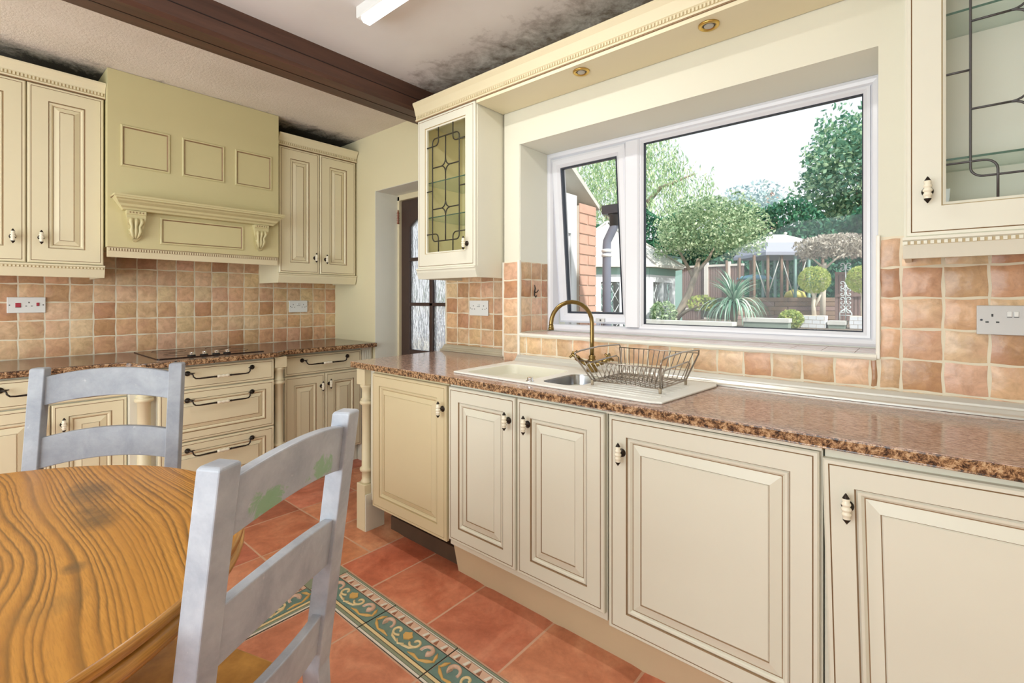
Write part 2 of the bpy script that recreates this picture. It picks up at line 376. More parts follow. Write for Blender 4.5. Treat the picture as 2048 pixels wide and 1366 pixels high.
def cut(o, *cutters):
    """subtract cutter meshes and bake the result, nothing left over"""
    for c in cutters:
        m = o.modifiers.new('cut', 'BOOLEAN'); m.object = c; m.operation = 'DIFFERENCE'; m.solver = 'EXACT'
    bpy.context.view_layer.update()
    me = bpy.data.meshes.new_from_object(o.evaluated_get(bpy.context.evaluated_depsgraph_get()))
    o.modifiers.clear(); o.data = me
    for c in cutters: bpy.data.objects.remove(c)
def thing(name, label, cat, loc=(0, 0, 0), rotz=0, group=None):
    o = bpy.data.objects.new(name, None); C.objects.link(o); o.empty_display_size = .1
    o.location = loc; o.rotation_euler = (0, 0, rotz); tag(o, label, cat, group); return o
def tag(o, label, cat, group=None):
    o['label'] = label; o['category'] = cat
    if group: o['group'] = group
    return o
def struct(o): o['kind'] = 'structure'; return o
def colorize(bm, cols, default=(1, 1, 1, 1)):
    pass

# ------------------------------------------------------------------ room shell (world coordinates)
XW = -3.85   # hob wall
YD = 2.14    # door wall
YN = 2.00    # window wall
ZC = 2.55
# west wall
bm = nb(); box(bm, XW-.2, XW, -2.7, YD+.3, 0, ZC); wall_w = struct(obj('wall_west', bm, 'wall_cream', recenter=False))
bm = nb(); box(bm, XW-.2, 1.7, -2.9, -2.7, 0, ZC); struct(obj('wall_south', bm, 'wall_cream', recenter=False))
bm = nb(); box(bm, 1.5, 1.7, -2.7, 2.4, 0, ZC); struct(obj('wall_east', bm, 'wall_cream', recenter=False))
# north wall: door wall with opening, then thicker window wall with opening
bm = nb()
box(bm, XW, -3.244, YD, YD+.3, 0, ZC); box(bm, -3.244, -2.41, YD, YD+.3, 2.098, ZC); box(bm, -2.41, -1.765, YD, YD+.3, 0, ZC)
wall_d = struct(obj('wall_north_door', bm, 'wall_cream', recenter=False))
bm = nb()
box(bm, -1.765, -1.655, YN, 2.44, 0, ZC, 0); box(bm, -.10, 1.5, YN, 2.44, 0, ZC, 0)
box(bm, -1.655, -.10, YN, 2.44, 0, 1.055, 0); box(bm, -1.655, -.10, YN, 2.44, 2.095, ZC, 0)
bm.normal_update()
for f in bm.faces:
    c = f.calc_center_median()
    if abs(c.z-2.095) < .001 and abs(f.normal.z) > .5: f.material_index = 1
    if (abs(c.x+1.655) < .001 or abs(c.x+.10) < .001) and 1.05 < c.z < 2.1: f.material_index = 1
wall_n = struct(obj('wall_north_window', bm, ['wall_window', 'white_paint'], recenter=False))
bm = nb(); box(bm, -1.654, -1.650, YN+.002, 2.25, 1.065, 2.094); obj('reveal_panel', bm, 'white_paint', wall_n)
bm = nb(); box(bm, -1.764, -1.70, 1.985, 2.0, .93, 2.285); obj('pier_batten', bm, 'wall_window', wall_n) if False else bm.free()
# ceiling, two finishes divided by the beam
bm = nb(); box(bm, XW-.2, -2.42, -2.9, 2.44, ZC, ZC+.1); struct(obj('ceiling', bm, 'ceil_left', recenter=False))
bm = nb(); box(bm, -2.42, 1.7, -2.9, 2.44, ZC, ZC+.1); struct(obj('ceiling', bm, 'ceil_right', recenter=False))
bm = nb()
pr = [(-2.506, ZC), (-2.506, 2.40), (-2.345, 2.40), (-2.33, 2.415), (-2.33, ZC)]
extr_profile(bm, pr, -2.7, YD, 0, ax='y')
box(bm, -2.4255, -2.4215, -2.7, YD-.001, 2.3985, 2.402, 1); box(bm, -2.3315, -2.3285, -2.7, YD-.001, 2.470, 2.474, 1)
struct(obj('trim_1', bm, ['beam', 'beam_groove'], recenter=False))['label'] = 'dark brown boxed ceiling beam'

# ------------------------------------------------------------------ floor with border
def jit(c, a): return tuple(max(0, x*(1+random.uniform(-a, a))) for x in c)
def tile_patch(bm, lay, P, u0, u1, v0, v1, gap, lift, col, wob=0.0, n=4):
    """pillowed tile; P(u,v,h) gives the point"""
    u0 += gap; u1 -= gap; v0 += gap; v1 -= gap
    if u1-u0 < .008 or v1-v0 < .008: return
    ph = [random.uniform(0, 6.28) for _ in range(4)]
    g = []
    for j in range(n+1):
        row = []
        for i in range(n+1):
            a, b = i/n, j/n
            du = wob*math.sin(b*5+ph[0]) if i in (0, n) else 0; dv = wob*math.sin(a*5+ph[1]) if j in (0, n) else 0
            e = min(1, min(a, 1-a, b, 1-b)*n)
            row.append(bm.verts.new(P(u0+(u1-u0)*a+du, v0+(v1-v0)*b+dv, lift*e+.0005)))
        g.append(row)
    cc = (*col, 1)
    for j in range(n):
        for i in range(n):
            f = bm.faces.new((g[j][i], g[j][i+1], g[j+1][i+1], g[j+1][i])); f.smooth = True
            for lp in f.loops: lp[lay] = cc
def joints(a, b, anchor, pitch):
    k = math.ceil((a-anchor)/pitch-1e-6); r = [a]
    while anchor+k*pitch < b-1e-6:
        if anchor+k*pitch > a+1e-6: r.append(anchor+k*pitch)
        k += 1
    return r+[b]
bm = nb(); box(bm, XW-.2, 1.7, -2.9, YD+.4, -.12, 0); floor = struct(obj('floor', bm, 'floor_grout', recenter=False))
bm = nb(); lay = bm.loops.layers.float_color.new('Col')
PF = lambda u, v, h: (u, v, h)
TC = [lin((214, 132, 98)), lin((206, 122, 90)), lin((198, 114, 86)), lin((218, 138, 104)), lin((190, 106, 82))]
def fl(x0, x1, y0, y1, ax, ay):
    X = joints(x0, x1, ax, .367); Y = joints(y0, y1, ay, .367)
    for i in range(len(X)-1):
        for j in range(len(Y)-1):
            tile_patch(bm, lay, PF, X[i], X[i+1], Y[j], Y[j+1], .0045, .004, jit(random.choice(TC), .08), .001, 8)
fl(-2.055, 1.5, 1.172, 2.0, -1.80, 1.172); fl(XW, -2.055, -2.7, YD+.25, -2.055, 1.172-.21); fl(-1.87, 1.5, -2.7, .985, -1.615, .985)
o = obj('floor_tiles', bm, 'terracotta', floor, fixn=False)
# decorative border tiles
def border_tile(bm, mt, L=.363, w=.181):
    """local: x along, y across (0 inner .. w outer)"""
    def bx(x0, x1, y0, y1, h, mi):
        prism(bm, [(x0, y0), (x1, y0), (x1, y1), (x0, y1)], 0, h, mi, mt)
    bx(0, L, 0, w, .003, 6)
    bx(.001, L-.001, .001, .009, .0045, 1); bx(.001, L-.001, .011, .022, .0042, 5); bx(.001, L-.001, .025, .036, .0046, 2)
    bx(.001, L-.001, .040, .128, .0040, 0)
    bx(.001, L-.001, .132, .163, .0042, 4); bx(.001, L-.001, .165, .169, .0045, 1); bx(.001, L-.001, .171, .178, .0042, 5)
    n = 7
    for i in range(n):
        x = .006+(L-.012)*(i+.5)/n; q = .016
        prism(bm, [(x-q, .135), (x-q*.2, .135), (x+q*.1, .160), (x-q*.5, .160)], 0, .0055, 1, mt)
        prism(bm, [(x-q*.1, .136), (x+q*.9, .136), (x+q*.35, .158)], 0, .0052, 3, mt)
    def st(pts, r, mi):
        tube(bm, [mt @ Vector((x, y, .0035)) for x, y in pts], r, 6, mi)
    def spiral(cx, cy, r0, r1, a0, a1, n=18):
        return [(cx+(r0+(r1-r0)*i/n)*math.cos(math.radians(a0+(a1-a0)*i/n)), cy+(r0+(r1-r0)*i/n)*math.sin(math.radians(a0+(a1-a0)*i/n))) for i in range(n+1)]
    m = L/2; c = .084
    # outlines and curls
    for s in (-1, 1):
        sp_ = [(m+s*(x-m), y) for x, y in spiral(m+.052, c+.012, .026, .006, -150, 200)]
        st(sp_, .0052, 2); st([(m+s*.012, c-.03), (m+s*.03, c-.024), (m+s*.05, c-.02), (m+s*.07, c-.002)], [.002, .005, .005, .002], 2)
        ac = [(m+s*(x-m), y) for x, y in spiral(m+.118, c+.010, .030, .010, 200, -60)]
        st(ac, [.005+.007*(i/len(ac)) for i in range(len(ac))], 3 if False else 4)
        st([(m+s*(x-m), y) for x, y in spiral(m+.118, c+.010, .024, .008, 200, -60)], .0015, 1)
        st([(m+s*.06, c-.034), (m+s*.09, c-.03), (m+s*.12, c-.034), (m+s*.15, c-.02), (m+s*.172, c-.004)], [.002, .006, .004, .007, .003], 7)
        st([(m+s*.150, c+.03), (m+s*.160, c+.012), (m+s*.168, c-.01)], [.002, .007, .003], 7)
    # central palmette
    prism(bm, [(m-.018, c+.006), (m-.022, c+.02), (m-.008, c+.028), (m, c+.036), (m+.008, c+.028), (m+.022, c+.02), (m+.018, c+.006), (m, c-.006)], 0, .008, 7, mt)
    st([(m-.02, c-.02), (m, c-.032), (m+.02, c-.02)], .004, 2)
bm = nb()
for k in range(9):
    x = -1.8715+.0075-.0035+.367*k
    border_tile(bm, Matrix.Translation((-1.615-.367+.002+.367*k, .986, .0)), w=.181)
for k in range(9):
    border_tile(bm, Matrix.Translation((-1.872, .985-.367*(k+1)+.002, .0)) @ Matrix.Rotation(PI/2, 4, 'Z'), w=.181)
o = obj('border_tiles', bm, ['b_teal', 'b_white', 'b_cream', 'b_rust', 'b_pink', 'b_grey', 'b_dark', 'b_gold'], floor)
bm = nb(); prism(bm, [(-2.053, .986), (-1.985, .986), (-1.985, 1.168), (-2.053, 1.168)], 0, .004, 0); obj('border_corner', bm, 'b_grey', floor)

# ------------------------------------------------------------------ wall tiles
WC = [lin(c) for c in ((224, 192, 156), (220, 184, 146), (212, 172, 134), (228, 198, 162), (206, 164, 126), (218, 180, 146), (222, 188, 150), (224, 190, 152), (214, 176, 136), (190, 146, 110))]
def wtiles(parent, P, U, V, name='splashback_tiles', keep=None):
    bm = nb(); lay = bm.loops.layers.float_color.new('Col')
    for i in range(len(U)-1):
        for j in range(len(V)-1):
            if keep and not keep(U[i], U[i+1], V[j], V[j+1]): continue
            tile_patch(bm, lay, P, U[i], U[i+1], V[j], V[j+1], .0036, .0035, jit(random.choice(WC), .05), .0017, 5)
    return obj(name, bm, 'tile', parent, fixn=False)
def grout(parent, x0, x1, y0, y1, z0, z1):
    bm = nb(); box(bm, x0, x1, y0, y1, z0, z1); return obj('grout_bed', bm, 'grout', parent)
V = [.91]+joints(.918, 1.545, 1.02, .1055)[1:]
wtiles(wall_w, lambda u, v, h: (XW+.006+h, u, v), joints(-.6, YD, .227, .107), V); grout(wall_w, XW, XW+.006, -.6, YD, .90, 1.545)
ZR = [.955, 1.055, 1.154, 1.253, 1.353, 1.455]
wtiles(wall_d, lambda u, v, h: (u, YD-.006-h, v), joints(-2.41, -1.766, -2.40, .1075), [.90]+[.961, 1.060, 1.158, 1.257, 1.355, 1.455]); grout(wall_d, -2.41, -1.766, YD-.006, YD, .90, 1.455)
wtiles(wall_n, lambda u, v, h: (u, YN-.006-h, v), [-1.764, -1.655], [.90]+ZR, 'pier_tiles'); grout(wall_n, -1.765, -1.655, YN-.006, YN, .90, 1.455)
wtiles(wall_n, lambda u, v, h: (u, YN-.006-h, v), joints(-1.65, -.10, -.122, .0985), [.90, .955, 1.048], 'below_window_tiles'); grout(wall_n, -1.655, -.10, YN-.006, YN, .90, 1.05)
wtiles(wall_n, lambda u, v, h: (u, YN-.006-h, v), joints(-.097, 1.5, -.041, .1015), [.90]+ZR[:-1]+[1.450], 'wall_tiles'); grout(wall_n, -.10, 1.5, YN-.006, YN, .90, 1.455)
wtiles(wall_n, lambda u, v, h: (-1.647+h, u, v), [2.004, 2.095, 2.188, 2.248], [1.068, 1.16, 1.259, 1.358, 1.455], 'reveal_tiles'); grout(wall_n, -1.653, -1.647, 2.0, 2.25, 1.06, 1.455)
bm = nb()
box(bm, -1.660, -1.644, 1.986, 2.003, .93, 1.462); box(bm, -.106, -.094, 1.986, 2.003, 1.05, 1.462); box(bm, -1.765, -1.772, 1.99, 2.14, .93, 1.455)
obj('edge_trim', bm, 'white_tile_edge', wall_n, bevel=.003)
# window sill
bm = nb(); box(bm, -1.644, -.106, 2.0, 2.25, 1.040, 1.058, 1); 
for i in range(16):
    a = -1.643+i*.0985; b = min(a+.0965, -.108)
    if b-a > .01: box(bm, a, b, 1.998, 2.245, 1.056, 1.0645, 0)
extr_profile(bm, [(1.998, 1.046), (1.984, 1.048), (1.980, 1.056), (1.984, 1.064), (2.002, 1.066)], -1.644, -.104, 2)
sill = obj('window_sill', bm, ['sill_tile', 'grout', 'white_tile_edge'], wall_n)

# ------------------------------------------------------------------ window
YF = 2.25
win = struct(thing('window_1', 'white plastic framed kitchen window with one wide pane and a tilted sash', 'window', (-.88, YF, 1.07)))
del win['category']
def rectframe(bm, x0, x1, z0, z1, prof, mi=0):
    """mitred frame; prof = list of (inset, y) closed loop"""
    R = []
    for ins, y in prof:
        R.append([bm.verts.new(p) for p in ((x0+ins, y, z0+ins), (x1-ins, y, z0+ins), (x1-ins, y, z1-ins), (x0+ins, y, z1-ins))])
    n = len(prof)
    for i in range(n):
        a, b = R[i], R[(i+1) % n]
        for k in range(4): bm.faces.new((a[k], a[(k+1) % 4], b[(k+1) % 4], b[k])).material_index = mi
lx, lz = .88, -1.07
bm = nb()
rectframe(bm, -1.652+lx, -.104+lx, 1.068+lz, 2.094+lz, [(0, 0), (.012, -.004), (.024, 0), (.034, .012), (.036, .07), (0, .07)])
obj('outer_frame', bm, 'upvc', win)
bm = nb(); prism(bm, [(-1.152+lx, .0), (-1.145+lx, -.006), (-1.082+lx, -.006), (-1.074+lx, .0), (-1.074+lx, .07), (-1.152+lx, .07)], .035, .99); obj('mullion', bm, 'upvc', win)
bm = nb()   # glazing bead of the fixed pane
rectframe(bm, -1.078+lx, -.137+lx, 1.100+lz, 2.062+lz, [(0, .004), (.010, .004), (.022, .014), (.024, .03), (0, .03)], 0)
rectframe(bm, -1.058+lx, -.157+lx, 1.120+lz, 2.042+lz, [(0, .013), (.006, .016), (.006, .034), (0, .034)], 1)
obj('fixed_frame', bm, ['upvc', 'gasket'], win)
bm = nb(); box(bm, -1.056+lx, -.158+lx, .026, .030, 1.122+lz, 2.040+lz); obj('fixed_pane', bm, 'glass', win)
# opening sash hinged at the top, bottom pushed out
sash = bpy.data.objects.new('opening_sash', None); C.objects.link(sash); sash.parent = win; sash.location = (-1.385+lx, .0, 2.055+lz); sash.rotation_euler = (math.radians(5.2), 0, 0)
bm = nb(); rectframe(bm, -.232, .232, -.945, 0, [(0, -.004), (.012, -.010), (.036, -.008), (.052, .004), (.056, .03), (.056, .05), (0, .05)]); obj('sash_frame', bm, 'upvc', sash)
bm = nb(); rectframe(bm, -.177, .177, -.890, -.055, [(0, .004), (.006, .006), (.006, .032), (0, .032)]); obj('sash_gasket', bm, 'gasket', sash)
bm = nb(); box(bm, -.174, .174, .016, .020, -.887, -.058); obj('sash_pane', bm, 'glass', sash)
bm = nb(); box(bm, .02, .075, -.018, -.008, -.935, -.915, 0); box(bm, .045, .055, -.0185, -.017, -.930, -.920, 1); obj('sash_catch', bm, ['silver_plate', 'black'], sash, bevel=.002)

# ------------------------------------------------------------------ back door
dr = struct(thing('door_1', 'dark brown glazed back door with patterned glass panes', 'door', (-2.83, 2.37, 0))); del dr['category']
lx = 2.83
bm = nb()
x0, x1 = -3.215+lx, -2.425+lx
def slab(a, b, c, d, t=.04, mi=0): box(bm, a, b, 0, t, c, d, mi)
slab(x0, x0+.105, .02, 2.05); slab(x1-.105, x1, .02, 2.05)
slab(x0+.105, x1-.105, 1.90, 2.05); slab(x0+.105, x1-.105, .02, .845)
for zc in (1.208, 1.567): slab(x0+.105, x1-.105, zc-.013, zc+.013)
mx_ = -2.845+lx; slab(mx_-.02, mx_+.02, .845, 1.90)
for a, b in ((x0+.105, mx_-.02), (mx_+.02, x1-.105)):   # arched heads
    w = b-a; pts = [(a, 1.905), (a, 1.83)]+[(a+w*i/8, 1.83+.06*math.sin(PI*i/8)) for i in range(1, 8)]+[(b, 1.83), (b, 1.905)]
    prism(bm, pts, -.04, 0, 0, Matrix.Rotation(PI/2, 4, 'X'))
obj('door_leaf', bm, 'door_brown', dr, bevel=.004)
for i, (a, b) in enumerate(((x0+.1, mx_-.015), (mx_+.015, x1-.1))):
    for c, d in ((.84, 1.20), (1.215, 1.56), (1.575, 1.90)):
        bm = nb(); box(bm, a, b, .018, .022, c, d); obj('glass_pane', bm, 'obscure', dr)
bm = nb(); box(bm, -3.2438+lx, -3.2405+lx, -.229, -.02, 0, 2.0945); box(bm, -3.2438+lx, -2.41+lx, -.229, -.02, 2.0945, 2.0975); obj('reveal_lining', bm, 'white_paint', dr)
bm = nb(); box(bm, -3.244+lx, -3.218+lx, -.02, .05, 0, 2.085); box(bm, -2.422+lx, -2.41+lx, -.02, .05, 0, 2.085); box(bm, -3.244+lx, -2.41+lx, -.02, .05, 2.052, 2.098)
obj('door_frame', bm, 'cream_yellow', dr)
bm = nb(); lathe(bm, [(.004, 0)]+sum([[(.011, .006+.02*i), (.006, .02+.02*i)] for i in range(5)], [])+[(.004, .115)], 12, Matrix.Translation((-3.222+lx, -.028, 1.86))); obj('hinge', bm, 'b_rust', dr)

# ------------------------------------------------------------------ cabinet building blocks (local: front face at y=0 looking to -y, x right, z up)
MC = ['cream', 'glaze', 'cream_yellow', 'glaze_soft_shade']
MCW = ['cream_warm', 'glaze', 'cream_yellow', 'glaze_soft_shade']
def loft(bm, x0, x1, z0, z1, rings, y=0, cap=0):
    prev = None
    for ins, d, mi in rings:
        r = [bm.verts.new(p) for p in ((x0+ins, y+d, z0+ins), (x1-ins, y+d, z0+ins), (x1-ins, y+d, z1-ins), (x0+ins, y+d, z1-ins))]
        if prev:
            for k in range(4): bm.faces.new((prev[k], prev[(k+1) % 4], r[(k+1) % 4], r[k])).material_index = mi
        else: first = r
        prev = r
    bm.faces.new(prev).material_index = cap
    return first
def panel_front(bm, x0, x1, z0, z1, f=.062, t=.02, lines=True, sl=.028, plain=False):
    g = 1 if lines else 3
    rings = [(0, t, 0), (0, .004, 0), (.004, 0, 0), (.012, 0, 0), (.0135, .002, g), (.015, 0, g)]
    if not plain:
        rings += [(f, 0, 0), (f+.003, .006, g), (f+.007, .002, 0), (f+.013, .003, 0), (f+.019, .010, 0), (f+.0215, .0105, g), (f+.0215+sl, .002, 0), (f+.0235+sl, .005, g), (f+.026+sl, .003, 0)]
    fr = loft(bm, x0, x1, z0, z1, rings)
    bm.faces.new(list(reversed(fr))).material_index = 0
def knob_bm():
    """vertical porcelain spindle on a round bronze stem, pointing to -y, centred at 0"""
    bm = nb()
    lathe(bm, [(.0135, 0), (.0135, .003), (.006, .006), (.005, .02), (.007, .026)], 16, Matrix.Rotation(PI/2, 4, 'X'), 0)
    mt = Matrix.Translation((0, -.028, -.036))
    pr = [(.001, 0), (.0035, .004), (.008, .010), (.0085, .013)]; mis = [0, 0, 0, 1]
    for c in (.024, .036, .048):
        for a in (-60, -30, 0, 30, 60): pr.append((.0045+(.0068 if c == .036 else .0058)*math.cos(math.radians(a)), c+.0058*math.sin(math.radians(a)))); mis.append(1)
    pr += [(.0085, .059), (.008, .062), (.0035, .070), (.001, .074)]; mis += [1, 0, 0, 0]
    lathe(bm, pr, 16, mt, 0, mis)
    return bm
KNOB = None
def knob(parent, x, z, y=0):
    global KNOB
    if KNOB is None:
        o = obj('handle', knob_bm(), ['bronze', 'porcelain'], parent); KNOB = o
    else:
        o = KNOB.copy(); C.objects.link(o); o.parent = parent
    o.location = (x, y, z); return o
def bail_bm(w=.30):
    bm = nb(); h = w/2
    for s in (-1, 1):
        lathe(bm, [(.0145, 0), (.0145, .004), (.006, .009), (.005, .022)], 14, Matrix.Translation((s*h, 0, 0)) @ Matrix.Rotation(PI/2, 4, 'X'), 0)
        tube(bm, [(s*h, -.02, 0), (s*(h-.018), -.024, .001), (s*(h-.030), -.027, .003)], [.003, .004, .002], 8, 0)
        tube(bm, [(s*(h-.008), -.022, 0), (s*(h-.02), -.026, -.006), (s*(h-.022), -.03, -.018), (s*(h-.032), -.034, -.028), (s*(h-.05), -.036, -.030), (s*.075, -.036, -.029), (s*.040, -.036, -.029)],
             [.003, .004, .004, .004, .004, .0052, .0045], 8, 0)
        lathe(bm, [(.003, 0), (.007, .004), (.003, .008), (.007, .012), (.004, .016)], 12, Matrix.Translation((s*.048, -.036, -.029)) @ Matrix.Rotation(-s*PI/2, 4, 'Y'), 0)
    pr = [(.004, -.034)]
    for c in (-.022, 0, .022):
        for a in (-60, 0, 60): pr.append((.0045+.0062*math.cos(math.radians(a)), c+.010*math.sin(math.radians(a))))
    pr.append((.004, .034))
    lathe(bm, pr, 14, Matrix.Translation((0, -.036, -.029)) @ Matrix.Rotation(PI/2, 4, 'Y'), 1)
    return bm
BAIL = None
def bail(parent, x, z, y=0):
    global BAIL
    if BAIL is None: o = obj('handle', bail_bm(.345), ['bronze', 'porcelain'], parent); BAIL = o
    else: o = BAIL.copy(); C.objects.link(o); o.parent = parent
    o.location = (x, y, z); return o
def door(parent, x0, x1, z0, z1, kx=None, kz=None, f=.062, lines=True, mats=None, name='door', sl=.028, plain=False):
    bm = nb(); w = x1-x0; h = z1-z0
    panel_front(bm, -w/2, w/2, 0, h, f, lines=lines, sl=sl, plain=plain)
    d = obj(name, bm, mats or MC, parent, loc=((x0+x1)/2, -.02, z0))
    if kx is not None: knob(d, kx-(x0+x1)/2, kz-z0)
    return d
def drawer(parent, x0, x1, z0, z1, kz, plain=False, f=.05, sl=.02, mats=None):
    d = door(parent, x0, x1, z0, z1, None, None, f, mats=mats, name='drawer', sl=sl, plain=plain); bail(d, 0, kz-z0); return d
def body(parent, x0, x1, z0, z1, depth, mat='cream', name='carcass', y0=0.0005):
    bm = nb(); box(bm, x0, x1, y0, depth, z0, z1); return obj(name, bm, mat, parent)

# ------------------------------------------------------------------ base units under the window
YB = 1.44   # carcass front; doors stand 20 mm proud
ZB0, ZB1 = .155, .872
def base_unit(name, x0, x1, label, z0=ZB0):
    t = thing(name, label, 'cabinet', (x0, YB, 0)); t['w'] = x1-x0; del t['w']
    body(t, .0, x1-x0, z0, ZB1, .54); return t
t = thing('appliance_cabinet', 'yellowed cream base cabinet at the worktop end, dark gap beneath its panelled door', 'cabinet', (-2.2, YB, 0), group=None)
body(t, .012, .60, .20, ZB1, .54, 'appliance_cream')
door(t, .022, .600, .165, .862, .578, .757, .06, False, ['appliance_cream', 'glaze_soft_shade', 'appliance_cream', 'glaze_soft_shade'], sl=.02)
bm = nb(); box(bm, .03, .575, .092, .11, .0, .075); box(bm, .03, .575, .11, .53, .002, .03); obj('floor_board', bm, 'dark_board', t)
bm = nb(); box(bm, .03, .58, .20, .21, .03, .199); obj('void_shade_panel', bm, 'void', t)  # near-black sheet stands in for shade in the gap under the cabinet
t = base_unit('sink_cabinet', -1.592, -.802, 'cream double door cabinet with narrow panels directly below the sink')
door(t, .008, .394, .185, .862, .362, .770, .062); door(t, .404, .787, .185, .862, .458, .771, .066)
t = base_unit('base_cabinet', -.796, -.184, 'cream cabinet with one wide square panelled door, right of the sink', .155)
bm = nb(); box(bm, .0, .612, -.0195, 0, .866, .875); obj('top_rail', bm, 'cream', t)
door(t, .008, .606, .155, .862, .058, .746, .064)
t = base_unit('base_cabinet', -.180, .43, 'cream cabinet at the right end whose wide door hangs crooked', .155)
d = door(t, .010, .60, .145, .857, .060, .750, .064); d.rotation_euler = (0, math.radians(-1.4), 0); d.location.x += .004
t = base_unit('base_cabinet', .434, 1.2, 'cream base cabinet beyond the crooked door')
door(t, .008, .70, .155, .862, .06, .75, .064)
bm = nb(); extr_profile(bm, [(1.497, 0), (1.512, 0), (1.512, .154), (1.497, .154)], -1.60, 1.2)
for v in bm.verts:
    if v.co.x < -1.5 and v.co.z > .1: v.co.x -= .045
tag(obj('plinth_board', bm, 'plinth'), 'tan kickboard along the floor under the window cabinets', 'plinth')
# turned corner pillar
def pillar(name, loc, rz, label, h=.872, w=.077, base=.25, top=.085, leg=True):
    t = thing(name, label, 'pillar', loc, rz)
    bm = nb(); box(bm, -w/2, w/2, -w/2, w/2, 0, base); obj('base_block', bm, 'cream_yellow', t, bevel=.002)
    bm = nb(); box(bm, -w/2, w/2, -w/2, w/2, h-top, h); obj('top_block', bm, 'cream_yellow', t, bevel=.002)
    bm = nb(); r = w*.36; a = base; b = h-top
    lathe(bm, [(r*1.15, a), (r*1.15, a+.012), (r*.95, a+.018), (r*.95, a+.06), (r*1.3, a+.066), (r*1.35, a+.074), (r*1.3, a+.082), (r*.98, a+.088), (r*.9, (a+b)/2), (r*.95, b-.115), (r*1.3, b-.108),
               (r*1.35, b-.10), (r*1.3, b-.092), (r*1.0, b-.088), (r*1.25, b-.082), (r*.95, b-.076), (r*.95, b-.025), (r*1.3, b-.012), (r*1.3, b)], 20)
    obj('turned_shaft', bm, 'cream_yellow', t); return t
t = pillar('corner_pillar', (-2.2885, 1.4585, 0), 0, 'turned cream post supporting the free end of the sink worktop')
bm = nb(); box(bm, .039, .10, .0, .56, .165, .872); box(bm, .039, .046, -.036, .08, 0, .2); obj('side_panel', bm, 'cream', t)

# ------------------------------------------------------------------ worktops
def worktop(name, poly, z0, z1, label, top='granite', edge='granite_edge'):
    bm = nb(); prism(bm, poly, z0, z1, 0, None, 1); o = obj(name, bm, [top, edge], bevel=.006, recenter=False); tag(o, label, 'worktop'); return o
wt = worktop('granite_worktop', [(-2.365, 1.402), (1.2, 1.402), (1.2, 1.993), (-1.778, 1.993), (-1.778, 2.133), (-2.40, 2.133)], .878, .910, 'pinkish brown speckled granite worktop running under the window')
bm = nb(); box(bm, -1.60, -.63, 1.50, 1.93, .80, 1.0); c1 = obj('c', bm, 'black'); wt.modifiers.clear(); cut(wt, c1)
b_ = wt.modifiers.new('bevel', 'BEVEL'); b_.width = .006; b_.segments = 2; b_.limit_method = 'ANGLE'
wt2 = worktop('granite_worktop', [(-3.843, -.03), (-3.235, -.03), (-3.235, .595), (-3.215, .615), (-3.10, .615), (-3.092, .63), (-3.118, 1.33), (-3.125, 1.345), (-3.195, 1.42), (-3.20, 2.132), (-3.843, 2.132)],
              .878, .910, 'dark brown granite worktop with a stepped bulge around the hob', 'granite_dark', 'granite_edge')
# sealing strips at the back of the worktop
def strip(name, x0, x1, ye, label, mat):
    bm = nb(); y = ye
    extr_profile(bm, [(y, .911), (y-.052, .911), (y-.052, .917), (y-.044, .921), (y-.036, .919), (y-.028, .930), (y-.022, .932), (y-.020, .938), (y-.010, .948), (y, .950)], x0, x1)
    return tag(obj(name, bm, mat), label, 'trim')
strip('sealing_strip', -1.652, 1.2, YN-.0105, 'ribbed white sealing strip behind the sink and long worktop', 'alu')
strip('sealing_strip', -2.405, -1.776, YD-.0105, 'beige sealing strip below the tiles with the double socket', 'trim_beige')

# ------------------------------------------------------------------ sink
sk = thing('sink', 'white one and a half bowl inset sink with ribbed drainer', 'sink', (-1.12, 1.72, .910))
def rr(x0, x1, y0, y1, r, n=5):
    return arc(x1-r, y1-r, r, 0, 90, n)+arc(x0+r, y1-r, r, 90, 180, n)+arc(x0+r, y0+r, r, 180, 270, n)+arc(x1-r, y0+r, r, 270, 360, n)
ox, oy = 1.12, -1.72
bm = nb(); prism(bm, [(x+ox, y+oy) for x, y in [(-1.628, 1.49), (-.66, 1.462), (-.625, 1.475), (-.588, 1.90), (-.60, 1.937), (-1.64, 1.937), (-1.655, 1.92)]], .0005, .008)
rim = obj('rim', bm, 'sink', sk, recenter=False)
def cutter(poly, z0, z1):
    b = nb(); prism(b, poly, z0, z1); o = obj('c', b, 'black', recenter=False); o.location = sk.location; return o
bowl1 = [(x+ox, y+oy) for x, y in rr(-1.585, -1.215, 1.515, 1.85, .05)]; bowl2 = [(x+ox, y+oy) for x, y in rr(-1.165, -.985, 1.53, 1.80, .05)]
bpy.context.view_layer.update()
cut(rim, cutter(bowl1, -.05, .05), cutter(bowl2, -.05, .05))
rim.modifiers.new('bevel', 'BEVEL').width = .002
def bowl(name, poly, depth, mat):
    b = nb(); cx = sum(p[0] for p in poly)/len(poly); cy = sum(p[1] for p in poly)/len(poly); prev = None
    for s, z in ((1.0, .0065), (.985, 0), (.95, -depth+.03), (.90, -depth+.006), (.8, -depth), (.12, -depth-.004)):
        r = [b.verts.new((cx+(x-cx)*s, cy+(y-cy)*s, z)) for x, y in poly]
        if prev:
            for k in range(len(r)): f = b.faces.new((prev[k], r[k], r[(k+1) % len(r)], prev[(k+1) % len(r)])); f.smooth = True
        prev = r
    b.faces.new(prev); return obj(name, b, mat, sk, fixn=False)
bowl('main_bowl', bowl1, .16, 'sink_in'); bowl('half_bowl', bowl2, .10, 'steel')
bm = nb()
for i in range(9):
    y = 1.52+i*.036; tube(bm, [(-.93+ox, y+oy, .0082), (-.66+ox, y+oy-.006, .0078)], .0022, 6)
obj('drainer_ribs', bm, 'sink', sk)
